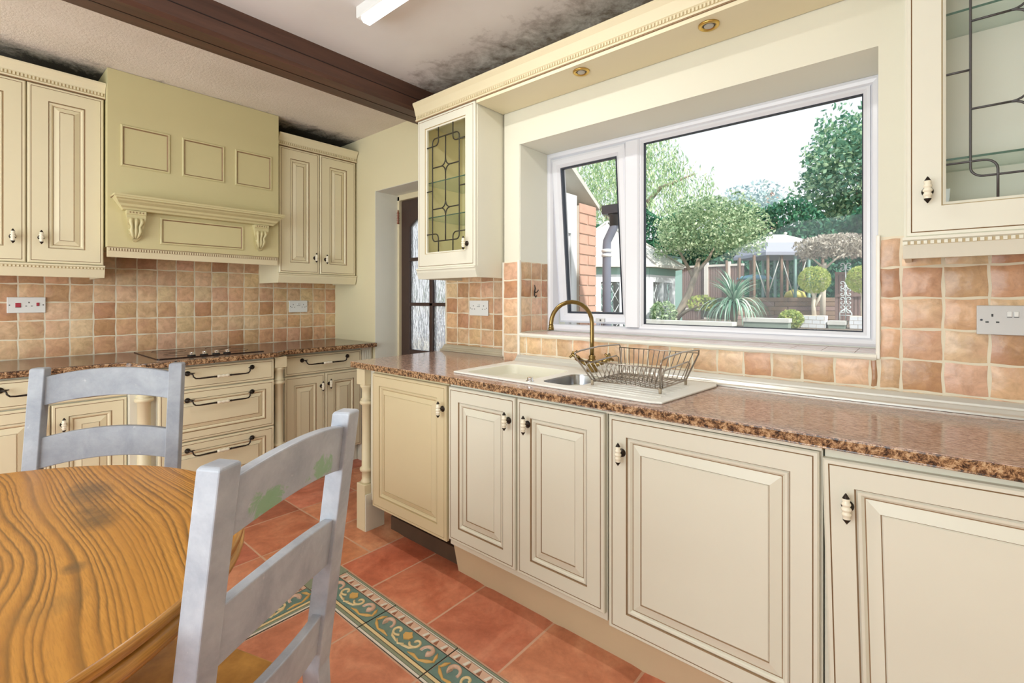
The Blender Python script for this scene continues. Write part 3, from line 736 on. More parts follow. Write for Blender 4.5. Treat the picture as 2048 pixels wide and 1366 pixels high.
bm = nb(); lathe(bm, [(.017, .008), (.017, .011), (.012, .012), (.012, .022), (.010, .024)], 20, Matrix.Translation((-1.19+ox, 1.505+oy, 0))); obj('waste_knob', bm, 'chrome', sk)
# tap
tp = thing('mixer_tap', 'aged brass swan neck mixer tap with two cross handles', 'tap', (-1.13, 1.885, .918))
bm = nb(); lathe(bm, [(.024, 0), (.026, .006), (.024, .03), (.030, .04), (.022, .052), (.014, .060), (.016, .07), (.0105, .078)], 20); obj('base', bm, 'brass', tp)
dx, dy = (-.611, -.791); r_ = .097
pts = [(0, 0, .07), (0, 0, .14), (0, 0, .222)]+[(dx*(r_-r_*math.cos(math.radians(a))), dy*(r_-r_*math.cos(math.radians(a))), .222+r_*math.sin(math.radians(a))) for a in range(15, 181, 15)]
pts += [(dx*2*r_, dy*2*r_, .214)]
bm = nb(); tube(bm, pts, .0095, 14); lathe(bm, [(.0125, 0), (.0125, .012), (.010, .014), (.012, .018), (.0095, .024)], 16, Matrix.Translation((dx*2*r_, dy*2*r_, .193))); obj('spout', bm, 'brass', tp)
bm = nb(); tube(bm, [(-.065, -.01, .052), (-.03, -.01, .038), (.03, -.01, .038), (.065, -.01, .052)], .011, 12)
obj('bridge', bm, 'brass', tp)
for s in (-1, 1):
    h = bpy.data.objects.new('cross_handle', None); C.objects.link(h)
    bm = nb(); mt = Matrix.Rotation(s*math.radians(52), 4, 'Y')
    lathe(bm, [(.012, 0), (.014, .012), (.009, .018), (.009, .03), (.012, .036), (.008, .044)], 14, mt)
    for a in (0, 90): 
        d = Vector((math.cos(math.radians(a+40)), math.sin(math.radians(a+40)), 0))*.024
        tube(bm, [mt @ (d+Vector((0, 0, .036))), mt @ (-d+Vector((0, 0, .036)))], [.0055, .0055], 8)
    bpy.data.objects.remove(h); obj('cross_handle', bm, 'brass', tp, loc=(s*.065, -.01, .052))
# drying rack
rk = thing('dish_rack', 'empty steel wire dish rack standing on the drainer', 'dish rack', (-.82, 1.72, .918))
T = lambda x, y, z: (x+.82, y-1.72, z-.918)
bx0, bx1, by0, by1, zb = -.955, -.683, 1.595, 1.835, .936
tx0, tx1, ty0, ty1, zt = -1.0, -.655, 1.535, 1.91, 1.045
wr = .0022
for (bx, tx) in ((bx0, tx0), (bx1, tx1)):
    bm = nb(); tube(bm, [T(bx, by0, zb), T(bx+(tx-bx)*.9, by0+(ty0-by0)*.9, zt-.018), T(tx, ty0+.006, zt-.003), T(tx, ty0+.05, zt+.004), T(tx, (ty0+ty1)/2, zt+.010), T(tx, ty1-.01, zt+.004), T(tx+(bx-tx)*.1, ty1-.004, zt-.012), T(bx, by1, zb), T(bx, (by0+by1)/2, zb)], .0032, 8, closed=True)
    qx = bx+(tx-bx)*.45; tube(bm, [T(bx, by0+.02, zb), T(qx, by0-.012, zt-.055), T(qx, by0, zt-.045), T(qx, by1-.01, zt-.036), T(qx, by1+.01, zt-.045), T(bx, by1-.02, zb)], .0028, 8)
    obj('end_frame', bm, 'wire', rk)
bm = nb()
for k in range(16):
    x = bx0+(bx1-bx0)*k/15; X = tx0+(tx1-tx0)*k/15; f = .72
    p = [T(x+(X-x)*f, by0+(ty0-by0)*f, zb+(zt-zb)*f), T(x, by0, zb), T(x, by0+.06, zb), T(x, by1-.05, zb), T(x, by1, zb), T(X, ty1-.01, zt-.01)]
    tube(bm, p, wr*.8, 6)
    if k < 13: tube(bm, [T(x, by0+.09, zb), T(x+.012, by0+.095, zb+.05), T(x+.016, by0+.11, zb+.056), T(x+.016, by0+.125, zb+.05), T(x, by0+.13, zb)], wr*.8, 6)
obj('rack_wires', bm, 'wire', rk)
bm = nb(); f = .72
tube(bm, [T(bx0+(tx0-bx0)*f, by0+(ty0-by0)*f, zb+(zt-zb)*f), T(bx1+(tx1-bx1)*f, by0+(ty0-by0)*f, zb+(zt-zb)*f)], wr, 6)
tube(bm, [T(tx0, ty1-.01, zt-.008), T(tx1, ty1-.01, zt-.008)], wr, 6)
for y in (by0, by0+.09, by0+.13, by1-.03, by1): tube(bm, [T(bx0, y, zb), T(bx1, y, zb)], wr, 6)
obj('rack_rails', bm, 'wire', rk)
for x, y in ((bx0, by0), (bx1, by0), (bx1, by1), (bx0, by1)):
    bm = nb(); lathe(bm, [(.005, 0), (.006, .012), (.0055, .020)], 10, Matrix.Translation(T(x, y, .9185))); obj('foot', bm, 'rubber', rk)

# ------------------------------------------------------------------ glazed wall cabinets
def leading(bm, W_, H_, r=.0028, y=-.001):
    """decorative lead strips on a W x H opening, origin lower left"""
    def ln(pts): tube(bm, [(x*W_, y, z*H_) for x, z in pts], r, 6, 0)
    a = W_/H_; iw, ih = .15, .085; rc = .08
    cor = []
    for (cx, cz, s0) in ((1-iw, 1-ih, 0), (iw, 1-ih, 90), (iw, ih, 180), (1-iw, ih, 270)):
        sx = 1 if cx > .5 else -1; sz = 1 if cz > .5 else -1
        ccx = cx-sx*rc; ccz = cz-sz*rc*a
        for k in range(7):
            t = math.radians(s0+15*k); cor.append((ccx+rc*math.cos(t), ccz+rc*a*math.sin(t)))
    tube(bm, [(x*W_, y, z*H_) for x, z in cor], r, 6, 0, closed=True)
    for sx in (0, 1):
        for sz in (0, 1):
            fx = lambda v: v if sx == 0 else 1-v
            fz = lambda v: v if sz == 0 else 1-v
            R = .085; zt_ = .145-R*a; pts = [(fx(.31), fz(0)), (fx(.31), fz(zt_))]
            for k in range(1, 6):
                t = math.radians(18*k); pts.append((fx(.31-R+R*math.cos(t)), fz(zt_+R*a*math.sin(t))))
            pts += [(fx(0), fz(.145))]; ln(pts)
    ln([(0, .495), (iw, .495)]); ln([(1-iw, .495), (1, .495)])
    cs = (.345, .68); dw = .115; dh = .058
    for c in cs:
        for qx, qz in ((1, 1), (-1, 1), (1, -1), (-1, -1)):
            ln([(.5+qx*dw*(1-math.sin(math.radians(t))), c+qz*dh*(1-math.cos(math.radians(t)))) for t in range(0, 91, 15)])
        ln([(iw, c), (.5-dw, c)]); ln([(.5+dw, c), (1-iw, c)])
    ln([(.5, ih), (.5, cs[0]-dh)]); ln([(.5, cs[0]+dh), (.5, cs[1]-dh)]); ln([(.5, cs[1]+dh), (.5, 1-ih)])
def dentils(bm, x0, x1, y, z0, z1, pitch=.014, d=.004, mi=0):
    n = int((x1-x0)/pitch); box(bm, x0, x1, y-.0006, y, z0-.001, z1+.001, 1)  # darker backing strip paints the shade between the dentil blocks
    for i in range(n):
        a = x0+(x1-x0)*i/n; box(bm, a, a+(x1-x0)/n*.55, y-d, y, z0, z1, mi)
def pelmet_rail(parent, x0, x1, ztop, depth, h=.065, dent=True, mat='cream_yellow', ret_l=True, ret_r=True, y0=-.02):
    bm = nb()
    pr = [(y0-.008, ztop), (y0-.008, ztop-.008), (y0-.002, ztop-.012), (y0-.002, ztop-.022), (y0+.012, ztop-h), (y0+.03, ztop-h), (y0+.03, ztop)]
    extr_profile(bm, pr, x0-.003, x1+.003)
    if ret_l: box(bm, x0, x0+.016, y0+.03, depth, ztop-h, ztop)
    if ret_r: box(bm, x1-.016, x1, y0+.03, depth, ztop-h, ztop)
    p = obj('pelmet', bm, mat, parent)
    if dent:
        bm = nb(); dentils(bm, x0, x1, y0-.002, ztop-.021, ztop-.012); obj('dentil_moulding', bm, [mat, 'glaze_soft_shade'], p)
    return p
def cornice(parent, x0, x1, z0, z1, dent=True, mat='cream_yellow', proj=.03, y0=-.02, mitre=0):
    bm = nb(); h = z1-z0
    pr = [(y0+.02, z0), (y0-.006, z0), (y0-.008, z0+.006), (y0-.002, z0+.010), (y0-.002, z0+.028), (y0-.006, z0+.032), (y0-.010, z0+.045), (y0-proj*.6, z0+h*.72), (y0-proj, z0+h-.010), (y0-proj, z1), (y0+.02, z1)]
    extr_profile(bm, pr, x0-.004, x1+.004)
    p = obj('cornice', bm, mat, parent)
    bm = nb(); box(bm, x0-.004, x1+.004, y0-.003, y0+.01, z0-.004, z0+.0, 0); obj('shadow_line', bm, 'glaze', p)
    if dent:
        bm = nb(); dentils(bm, x0, x1, y0-.002, z0+.012, z0+.026); obj('dentil_moulding', bm, [mat, 'glaze_soft_shade'], p)
    return p
def glazed_cabinet(name, x0, x1, yf, yb, zd0, zd1, gx0, gx1, gz0, gz1, shelves, kx, kz, label, leadmat, top=2.30, wallmat='cream'):
    t = thing(name, label, 'cabinet', (x0, yf+.02, 0)); w = x1-x0; D = yb-yf-.02; th = .016
    bm = nb(); zb = zd0; 
    box(bm, 0, th, 0, D, zb, top); box(bm, w-th, w, 0, D, zb, top); box(bm, th, w-th, D-.008, D, zb, top); box(bm, th, w-th, 0, D-.008, zb, zb+th); box(bm, th, w-th, 0, D-.008, top-th, top)
    obj('carcass', bm, wallmat, t)
    bm = nb(); q = .0015; box(bm, th, w-th, D-.008-q, D-.008, zb+th, top-th); box(bm, th, th+q, 0, D-.01, zb+th, top-th); box(bm, w-th-q, w-th, 0, D-.01, zb+th, top-th); obj('lining', bm, 'lining_yellow' if leadmat == 'lead_dark' else 'white_paint', t)
    for z in shelves:
        bm = nb(); box(bm, th+.003, w-th, .021, D-.01, z, z+.006, 0); box(bm, th+.003, w-th-.003, .02, .021, z, z+.006, 1); obj('glass_shelf', bm, ['glass_shelf', 'glass_edge'], t)
    d = bpy.data.objects.new('door', None)
    bm = nb(); X0, X1 = .003, w-.003; a0, a1, b0, b1 = gx0-x0, gx1-x0, gz0, gz1
    # frame ring front
    def ring(rects):
        prev = None
        for (xa, xb, za, zb_, y, mi) in rects:
            r = [bm.verts.new(p) for p in ((xa, y, za), (xb, y, za), (xb, y, zb_), (xa, y, zb_))]
            if prev:
                for k in range(4): bm.faces.new((prev[k], prev[(k+1) % 4], r[(k+1) % 4], r[k])).material_index = mi
            prev = r
    e = .012
    ring([(a0, a1, b0, b1, 0, 0), (X0, X1, zd0, zd1, 0, 0), (X0, X1, zd0, zd1, -.016, 0), (X0+.004, X1-.004, zd0+.004, zd1-.004, -.020, 0), (X0+e, X1-e, zd0+e, zd1-e, -.020, 0),
          (X0+e+.0015, X1-e-.0015, zd0+e+.0015, zd1-e-.0015, -.018, 1), (X0+e+.003, X1-e-.003, zd0+e+.003, zd1-e-.003, -.020, 1), (a0-.010, a1+.010, b0-.010, b1+.010, -.020, 0), (a0-.007, a1+.007, b0-.007, b1+.007, -.015, 3), (a0, a1, b0, b1, -.012, 0), (a0, a1, b0, b1, 0, 0)])
    d = obj('door', bm, MC, t)
    bm = nb(); box(bm, a0-.002, a1+.002, -.008, -.005, b0-.002, b1+.002); obj('glass_pane', bm, 'cab_glass', d)
    bm = nb(); leading(bm, a1-a0, b1-b0, r=.0036 if leadmat == 'lead_dark' else .0031); 
    ld = obj('lead_pattern', bm, leadmat, d); ld.location = (a0, -.0095, b0)
    knob(d, kx-x0, kz, -.02)
    return t
gc = glazed_cabinet('glazed_wall_cabinet', -2.26, -1.776, 1.78, YD, 1.427, 2.30, -2.180, -1.860, 1.520, 2.232, (1.93, 1.725), -1.838, 1.548,
                    'cream wall cabinet with small leaded glass door, left of the window', 'lead_dark')
pelmet_rail(gc, 0, .484, 1.427, .335, .06, dent=False, mat='cream')
gc2 = glazed_cabinet('glazed_wall_cabinet', -.03, .455, 1.78, YN, 1.427, 2.30, .060, .387, 1.520, 2.232, (2.05, 1.64), .021, 1.552,
                     'cream wall cabinet with large leaded glass door, right of the window', 'lead', wallmat='cream')
pelmet_rail(gc2, 0, .485, 1.427, .195, .06, mat='cream')
# pelmet over the window that joins both cabinets
pm = thing('window_pelmet', 'long cream cornice and soffit board bridging the two glazed cabinets', 'pelmet', (-2.265, 1.80, 0))
cornice(pm, 0, 2.722, 2.304, 2.405, proj=.028)
bm = nb(); box(bm, .495, 2.232, -.018, .195, 2.284, 2.2995); box(bm, .0, 2.722, .0, .195, 2.385, 2.40); obj('soffit_board', bm, 'cream_warm', pm)
for i, x in enumerate((-1.162, -.599)):
    t = thing('recessed_downlight', 'gold rimmed downlight in the soffit, ' + ('the one nearer the small glazed cabinet' if i == 0 else 'the one nearer the right glazed cabinet'), 'light', (x, 1.845, 2.284), group='downlights above the window')
    bm = nb(); lathe(bm, [(.024, -.001), (.024, -.006), (.034, -.008), (.038, -.004), (.038, -.0002)], 28); obj('rim', bm, 'gold', t)
    bm = nb(); lathe(bm, [(.023, -.003), (.023, -.0005)], 24, mi=0); lathe(bm, [(.016, -.0075), (.018, -.004), (.018, -.003)], 24, mi=1); obj('lamp', bm, ['black', 'bulb'], t)

# ------------------------------------------------------------------ hob wall units  (rotated +90: local x -> world y, front looks +x)
RZ = PI/2
def west(name, label, cat, xf, y0, group=None): return thing(name, label, cat, (xf, y0, 0), RZ, group)
XU = -3.52
def upper(name, y0, y1, zt, doors, label, corn_top, pel, leftret=True):
    t = west(name, label, 'cabinet', XU, y0); w = y1-y0
    body(t, 0, w, 1.437, zt+.004, abs(XW-XU)-.0005, 'cream_warm')
    for (a, b, kx, kz) in doors: door(t, a-y0, b-y0, 1.441, zt, kx-y0, kz, .078, sl=.022, mats=MCW)
    pelmet_rail(t, 0, w, 1.437, .32, .068, dent=pel, mat='cream_warm'); cornice(t, 0, w, zt+.006, corn_top, mat='cream_warm'); return t
upper('wall_cabinet', -.07, .545, 2.376, [(-.067, .234, .187, 1.568), (.240, .543, .290, 1.572)], 'tall cream double wall cabinet at the left, beside the cooker hood', 2.462, True)
upper('wall_cabinet', 1.512, 2.128, 2.360, [(1.515, 1.816, 1.780, 1.562), (1.822, 2.125, 1.866, 1.556)], 'cream double wall cabinet in the corner, right of the cooker hood', 2.450, False)
# cooker hood
XH = -3.45
hd = west('cooker_hood', 'olive cream boxed cooker hood with three small square panels and a mantel shelf', 'cooker hood', XH, .551)
w = .937
bm = nb(); box(bm, 0, w, 0, .399, 1.545, 2.548); obj('hood_body', bm, 'chimney', hd)
def moulding(parent, x0, x1, z0, z1, m='chimney', bw=.014):
    bm = nb(); rings = [(0, 0, 0), (0, -.005, 0), (.004, -.008, 0), (bw-.004, -.007, 0), (bw, -.002, 1), (bw+.0025, -.001, 1)]
    fr = loft(bm, x0, x1, z0, z1, rings); obj('raised_panel', bm, [m, 'glaze'], parent)
for a in (.609, .906, 1.205): moulding(hd, a-.551, a+.235-.551, 2.008, 2.246)
moulding(hd, .794-.551, 1.257-.551, 1.578, 1.738)
bm = nb(); extr_profile(bm, [(-.001, 1.755), (-.045, 1.757), (-.050, 1.768), (-.064, 1.776), (-.068, 1.788), (-.090, 1.800), (-.096, 1.808), (-.112, 1.812), (-.112, 1.820), (-.116, 1.823), (-.116, 1.832), (-.001, 1.832)], .012, w-.005)
for v in bm.verts:   # taper the mouldings in at both ends
    k = (1.823-v.co.z)*.75 if v.co.z < 1.82 else 0
    v.co.x += k if v.co.x < .4 else -k
box(bm, .012, w-.005, -.1125, -.0, 1.8205, 1.8225, 1)
obj('mantel_shelf', bm, ['chimney', 'glaze'], hd)
def corbel(parent, xc):
    bm = nb(); hw = .045
    # side profile (y,z), tapering down
    prof = [(0, 1.754), (-.052, 1.754), (-.052, 1.735), (-.046, 1.73), (-.05, 1.712), (-.045, 1.69), (-.034, 1.672), (-.030, 1.655), (-.036, 1.64), (-.034, 1.622), (-.026, 1.61), (-.02, 1.595), (-.008, 1.582), (0, 1.580)]
    n = len(prof); L = []; R_ = []
    for y, z in prof:
        q = hw*(1 if z > 1.725 else .62+.38*max(0, (z-1.60)/.125)) if z > 1.60 else hw*.62*(z-1.575)/.03
        L.append(bm.verts.new((xc-q, y, z))); R_.append(bm.verts.new((xc+q, y, z)))
    for i in range(n): bm.faces.new((L[i], L[(i+1) % n], R_[(i+1) % n], R_[i]))
    bm.faces.new(L); bm.faces.new(list(reversed(R_)))
    for k in range(5): lathe(bm, [(.001, -.004), (.004, 0), (.001, .004)], 8, Matrix.Translation((xc-.03+.015*k, -.053, 1.744)), 1)
    for s in (-1, 0, 1):   # leaf lobes
        tube(bm, [(xc+s*.022, -.049, 1.712), (xc+s*.026, -.05, 1.69), (xc+s*.018, -.037, 1.665), (xc+s*.02, -.040, 1.64), (xc+s*.014, -.034, 1.615), (xc+s*.006, -.02, 1.597)], [.008, .010, .007, .010, .008, .005], 8, 0)
        for zz in (1.70, 1.645): lathe(bm, [(.002, -.008), (.009, 0), (.002, .008)], 8, Matrix.Translation((xc+s*.026, -.046+.012*(zz < 1.66), zz)))
    obj('corbel', bm, ['chimney', 'glaze'], parent)
corbel(hd, .672-.551); corbel(hd, 1.355-.551)
bm = nb(); box(bm, .0, w-.008, -.001, .02, 1.487, 1.541, 0); box(bm, .0, w-.008, .002, .02, 1.541, 1.545, 1); dentils(bm, .004, w-.012, -.001, 1.524, 1.538, .0125, .004)
obj('hood_rail', bm, ['cream_yellow', 'glaze'], hd)

XL = -3.28; XP = -3.18
t = west('base_cabinet', 'cream cabinet with drawer over two doors, partly behind the far chair', 'cabinet', XL, .005)
body(t, 0, .60, .13, .872, .56); drawer(t, .002, .598, .728, .866, .822, plain=True, mats=MCW); door(t, .002, .297, .135, .720, .258, .62, mats=MCW); door(t, .303, .598, .135, .720, .345, .62, mats=MCW)
t = west('drawer_cabinet', 'cream three drawer cabinet with bail handles beneath the hob', 'cabinet', XP, .718)
body(t, 0, .62, .12, .872, .66); bm = nb(); box(bm, -.112, .0, .03, .6, .0, .872); obj('side_panel', bm, 'cream', t); drawer(t, .003, .617, .735, .864, .825, plain=True, mats=MCW); drawer(t, .003, .617, .438, .728, .672, mats=MCW); drawer(t, .003, .617, .135, .431, .385, mats=MCW)
t = west('base_cabinet', 'cream cabinet with drawer over two narrow doors, in the corner by the back door', 'cabinet', XL, 1.435)
body(t, -.01, .60, .13, .872, .56); drawer(t, .012, .594, .722, .860, .822, plain=True, mats=MCW); door(t, .012, .298, .135, .714, .272, .625, mats=MCW); door(t, .305, .594, .135, .714, .332, .635, mats=MCW)
bm = nb(); box(bm, .60, .69, -.012, .56, .0, .872)
for i in range(4): box(bm, .612+i*.018, .622+i*.018, -.016, -.011, .16, .85)
obj('fluted_filler', bm, 'cream', t)
pillar('hob_pillar', (XP+.0-.022, .665, 0), RZ, 'turned cream post left of the hob drawers', .872, .09, .22, .07)
pillar('hob_pillar', (XP-.022, 1.382, 0), RZ, 'turned cream post right of the hob drawers', .872, .075, .22, .07)
bm = nb(); box(bm, -3.84, -3.33, .01, .60, 0, .128); box(bm, -3.84, -3.23, .719, 1.337, 0, .118); box(bm, -3.84, -3.325, 1.43, 2.03, 0, .128)
tag(obj('plinth_board', bm, 'cream'), 'cream kickboard under the hob wall cabinets', 'plinth')

# hob
hb = thing('ceramic_hob', 'dark glass electric hob with four chrome knobs', 'hob', (-3.49, 1.015, .9105))
bm = nb(); prism(bm, rr(-.285, .27, -.285, .285, .012), 0, .005); obj('glass_plate', bm, 'hob', hb, bevel=.0015)
for cx, cy, r in ((-.15, -.13, .09), (-.15, .15, .075), (.09, -.14, .075), (.08, .16, .09)):
    bm = nb(); tube(bm, [(cx+r*math.cos(a*PI/18), cy+r*math.sin(a*PI/18), .0052) for a in range(36)], .0012, 4, closed=True); obj('ring_mark', bm, 'hob_ring', hb)
for y in (.905, .97, 1.035, 1.095):
    bm = nb(); lathe(bm, [(.021, 0), (.021, .004), (.013, .006), (.012, .02), (.010, .022)], 20, mis=[0, 0, 1, 1, 1]); obj('knob', bm, ['black', 'chrome'], hb, loc=(.225, y-1.015, .005))

# ------------------------------------------------------------------ sockets
def plate(name, mt, w, h, label, cat, mat='plastic', kind='double'):
    t = thing(name, label, cat); t.matrix_world = mt
    bm = nb(); box(bm, -w/2, w/2, -.009, 0, -h/2, h/2); obj('faceplate', bm, mat, t, bevel=.002)
    def pins(cx, s=1.0):
        bm = nb(); box(bm, cx-.002*s, cx+.002*s, -.0096, -.0085, .010*s, .018*s); box(bm, cx-.0145*s, cx-.0075*s, -.0096, -.0085, -.008*s, -.004*s); box(bm, cx+.0075*s, cx+.0145*s, -.0096, -.0085, -.008*s, -.004*s); obj('pin_holes', bm, 'black', t)
    def rocker(cx, cz, w_, h_, m):
        bm = nb(); box(bm, cx-w_/2, cx+w_/2, -.0125, -.0085, cz-h_/2, cz+h_/2, 0); o = obj('rocker_switch', bm, m, t, bevel=.0015)
        bm = nb(); box(bm, cx-w_/2, cx+w_/2, -.0118, -.0086, cz-h_/2-.0015, cz-h_/2); obj('switch_shadow_gap', bm, 'black', o)
    def screw(cx, cz=0):
        bm = nb(); lathe(bm, [(.003, 0), (.003, .0098)], 10, Matrix.Translation((cx, 0, cz)) @ Matrix.Rotation(PI/2, 4, 'X')); obj('screw', bm, 'gasket', t)
    screw(-w/2+.010); screw(w/2-.010)
    if kind == 'double':
        pins(-w*.28); pins(w*.28); rocker(-.007, .018, .010, .016, 'plastic'); rocker(.007, .018, .010, .016, 'plastic')
    else:
        rocker(-w*.22, .0, .022, .024, 'red'); pins(w*.06); rocker(w*.29, .004, .012, .018, 'red')
    return t
MX = lambda y, z: Matrix.Translation((XW+.0105, y, z)) @ Matrix.Rotation(RZ, 4, 'Z')
plate('cooker_switch', MX(.26, 1.216), .154, .088, 'white cooker switch plate with two red rockers on the tiled hob wall', 'switch', kind='cooker')
plate('wall_socket', MX(1.81, 1.190), .150, .094, 'white double socket on the tiles above the corner worktop', 'socket')
plate('wall_socket', Matrix.Translation((-2.087, YD-.0105, 1.193)), .162, .094, 'white double socket on the tiles below the small glazed cabinet', 'socket')
plate('wall_socket', Matrix.Translation((.209, YN-.0105, 1.188)), .150, .086, 'silver plate double socket at the far right, below the large glazed cabinet', 'socket', 'silver_plate')
# hook on the reveal
hk = thing('wall_hook', 'small bronze hook on the tiled window reveal', 'hook', (-1.6425, 2.115, 1.29))
bm = nb(); tube(bm, [(.003, 0, .04), (.008, 0, .02), (.003, 0, 0), (.003, 0, -.02), (.012, 0, -.03), (.018, .0, -.02)], [.002, .004, .004, .004, .003, .003], 8); obj('hook', bm, 'bronze', hk)
bm = nb(); tube(bm, [(.003, 0, -.005), (.02, .004, .0), (.024, .008, .012)], .003, 8); obj('peg', bm, 'bronze', hk)

# ------------------------------------------------------------------ strip light
sl_ = thing('strip_light', 'white fluorescent strip light fixed to the ceiling', 'light', (-1.3, 1.19, 2.55))
bm = nb(); prism(bm, [(-.033, 0), (-.033, -.045), (-.03, -.05), (.03, -.05), (.033, -.045), (.033, 0)], -.60, .60, 0, Matrix.Rotation(PI/2, 4, 'X') @ Matrix.Rotation(PI/2, 4, 'Y') if False else Matrix(((0, 0, 1, 0), (1, 0, 0, 0), (0, 1, 0, 0), (0, 0, 0, 1))))
obj('housing', bm, 'plastic', sl_)
bm = nb(); prism(bm, [(-.024, -.0505), (-.026, -.062), (-.016, -.074), (.016, -.074), (.026, -.062), (.024, -.0505)], -.57, .57, 0, Matrix(((0, 0, 1, 0), (1, 0, 0, 0), (0, 1, 0, 0), (0, 0, 0, 1))))
obj('diffuser', bm, 'tube', sl_)
lamp('strip_light_glow', 'AREA', (-1.3, 1.19, 2.465), (0, 0, 0), 9, (1, .98, .94), shape='RECTANGLE', size=1.1, size_y=.06)

# ------------------------------------------------------------------ round table
tb = thing('dining_table', 'round amber oak dining table with stained top', 'table', (-1.39, -.14, 0))
def disc(bm, prof, seg=96, mis=None):
    lathe(bm, prof, seg, None, 0, mis)
bm = nb(); R0 = .61
disc(bm, [(R0-.006, .7365), (R0, .740), (R0, .756), (R0-.004, .760)], mis=[1, 1, 1, 0])
obj('table_top', bm, ['oak', 'oak_edge'], tb)
bm = nb(); disc(bm, [(R0-.02, .698), (R0-.006, .702), (R0, .712), (R0, .722), (R0-.006, .731), (R0-.02, .733), (R0-.03, .7364)]); obj('lower_leaf', bm, 'oak_edge', tb)
bm = nb(); disc(bm, [(.43, .60), (.44, .60), (.44, .6975), (.43, .6975)], 64); obj('apron', bm, 'greywood', tb)
for a in (45, 135, 225, 315):
    bm = nb(); x, y = .36*math.cos(math.radians(a)), .36*math.sin(math.radians(a))
    lathe(bm, [(.018, 0), (.026, .05), (.022, .09), (.032, .20), (.030, .42), (.022, .46), (.034, .50), (.034, .5995)], 18, Matrix.Translation((x, y, .0))); obj('leg', bm, 'greywood', tb)

# ------------------------------------------------------------------ ladder-back chairs
def chair(name, label, loc, rz, hw, H, green=False, seat_z=.42):
    base_m = 'greywood' if green else 'greywood_shaded'  # far chair's dimmer light is put into a darker copy of the paint
    t = thing(name, label, 'chair', loc, rz)
    yb = lambda z: .132*(z-.42) if z > .42 else .05*(.42-z)
    m = 'greywood_green' if green else base_m
    for s in (-1, 1):
        bm = nb(); p = .0215; prev = None
        for z in (.006, .2, .42, .6, .8, H-.004, H):
            y = yb(z); q = p if z < H-.001 else p-.004
            if z < .1: q = p*.8
            r = [bm.verts.new((s*hw+a*q, y+b*q, z)) for a, b in ((-1, -1), (1, -1), (1, 1), (-1, 1))]
            if prev:
                for k in range(4): bm.faces.new((prev[k], prev[(k+1) % 4], r[(k+1) % 4], r[k]))
            else: bm.faces.new(list(reversed(r)))
            prev = r
        bm.faces.new(prev); obj('back_post', bm, m, t, bevel=.004)
    for (z0, z1, arch) in ((H-.131, H-.032, .022), (H-.343, H-.24, .020), (H-.545, H-.455, .006)):
        bm = nb(); n = 14; xi = hw-.018; rows = []
        for i in range(n+1):
            u = -1+2*i/n; x = u*xi; up = arch*(1-u*u); bow = .016*(1-u*u)
            def pt(z, th): return bm.verts.new((x, yb(z)+bow+th, z))
            rows.append([pt(z0+up, -.011), pt(z1+up, -.011), pt(z1+up, .011), pt(z0+up, .011)])
        for i in range(n):
            for k in range(4): f = bm.faces.new((rows[i][k], rows[i+1][k], rows[i+1][(k+1) % 4], rows[i][(k+1) % 4]))
        bm.faces.new(rows[0]); bm.faces.new(list(reversed(rows[-1]))); obj('back_slat', bm, m, t, bevel=.003)
    fw = hw+.03; fy = -.36
    bm = nb(); prism(bm, [(-hw+.03, -.024), (hw-.03, -.024), (fw, fy-.01), (fw-.03, fy-.03), (-fw+.03, fy-.03), (-fw, fy-.01)], seat_z-.025, seat_z); obj('seat', bm, 'oak_edge', t, bevel=.006)
    for s in (-1, 1):
        bm = nb(); lathe(bm, [(.014, 0), (.019, .1), (.021, .3), (.021, seat_z-.026)], 14, Matrix.Translation((s*(fw-.03), fy+.01, 0))); obj('front_leg', bm, m, t)
        bm = nb(); tube(bm, [(s*(fw-.035), fy+.02, .16), (s*(hw), -.005, .16)], .009, 8); obj('stretcher', bm, m, t)
    bm = nb(); tube(bm, [(-fw+.05, fy+.01, .22), (fw-.05, fy+.01, .22)], .009, 8); obj('stretcher', bm, m, t)
    return t
chair('ladder_back_chair', 'near grey painted ladder back chair with green marks on its top slat', (-.962, .380, 0), math.radians(-61.5), .176, 1.0, True)
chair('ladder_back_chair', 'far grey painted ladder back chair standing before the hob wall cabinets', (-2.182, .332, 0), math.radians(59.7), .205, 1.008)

# ------------------------------------------------------------------ garden
rg = random.Random(11)
def leaf_obj(name, pts, size, mat, parent, aspect=.55, droop=0.0, loc=None):
    """one mesh of little leaf blades at the given points"""
    V_ = []; F_ = []; K = []
    for p in pts:
        d = Vector((rg.gauss(0, 1), rg.gauss(0, 1), rg.gauss(0, 1)-droop)).normalized()
        s = d.cross(Vector((rg.gauss(0, 1), rg.gauss(0, 1), rg.gauss(0, 1)))).normalized()
        L_ = size*rg.uniform(.6, 1.35); w_ = L_*aspect*.5; b = len(V_)
        p = Vector(p)
        V_ += [p-d*L_*.5, p+s*w_, p+d*L_*.5, p-s*w_]; F_.append((b, b+1, b+2, b+3)); K.append(rg.random())
    me = bpy.data.meshes.new(name); me.from_pydata([tuple(v) for v in V_], [], F_)
    ca = me.color_attributes.new('Col', 'FLOAT_COLOR', 'CORNER'); data = []
    for k in K: data += [k, k, k, 1]*4
    ca.data.foreach_set('color', data)
    me.materials.append(M[mat]); o = bpy.data.objects.new(name, me); C.objects.link(o); o.parent = parent; return o
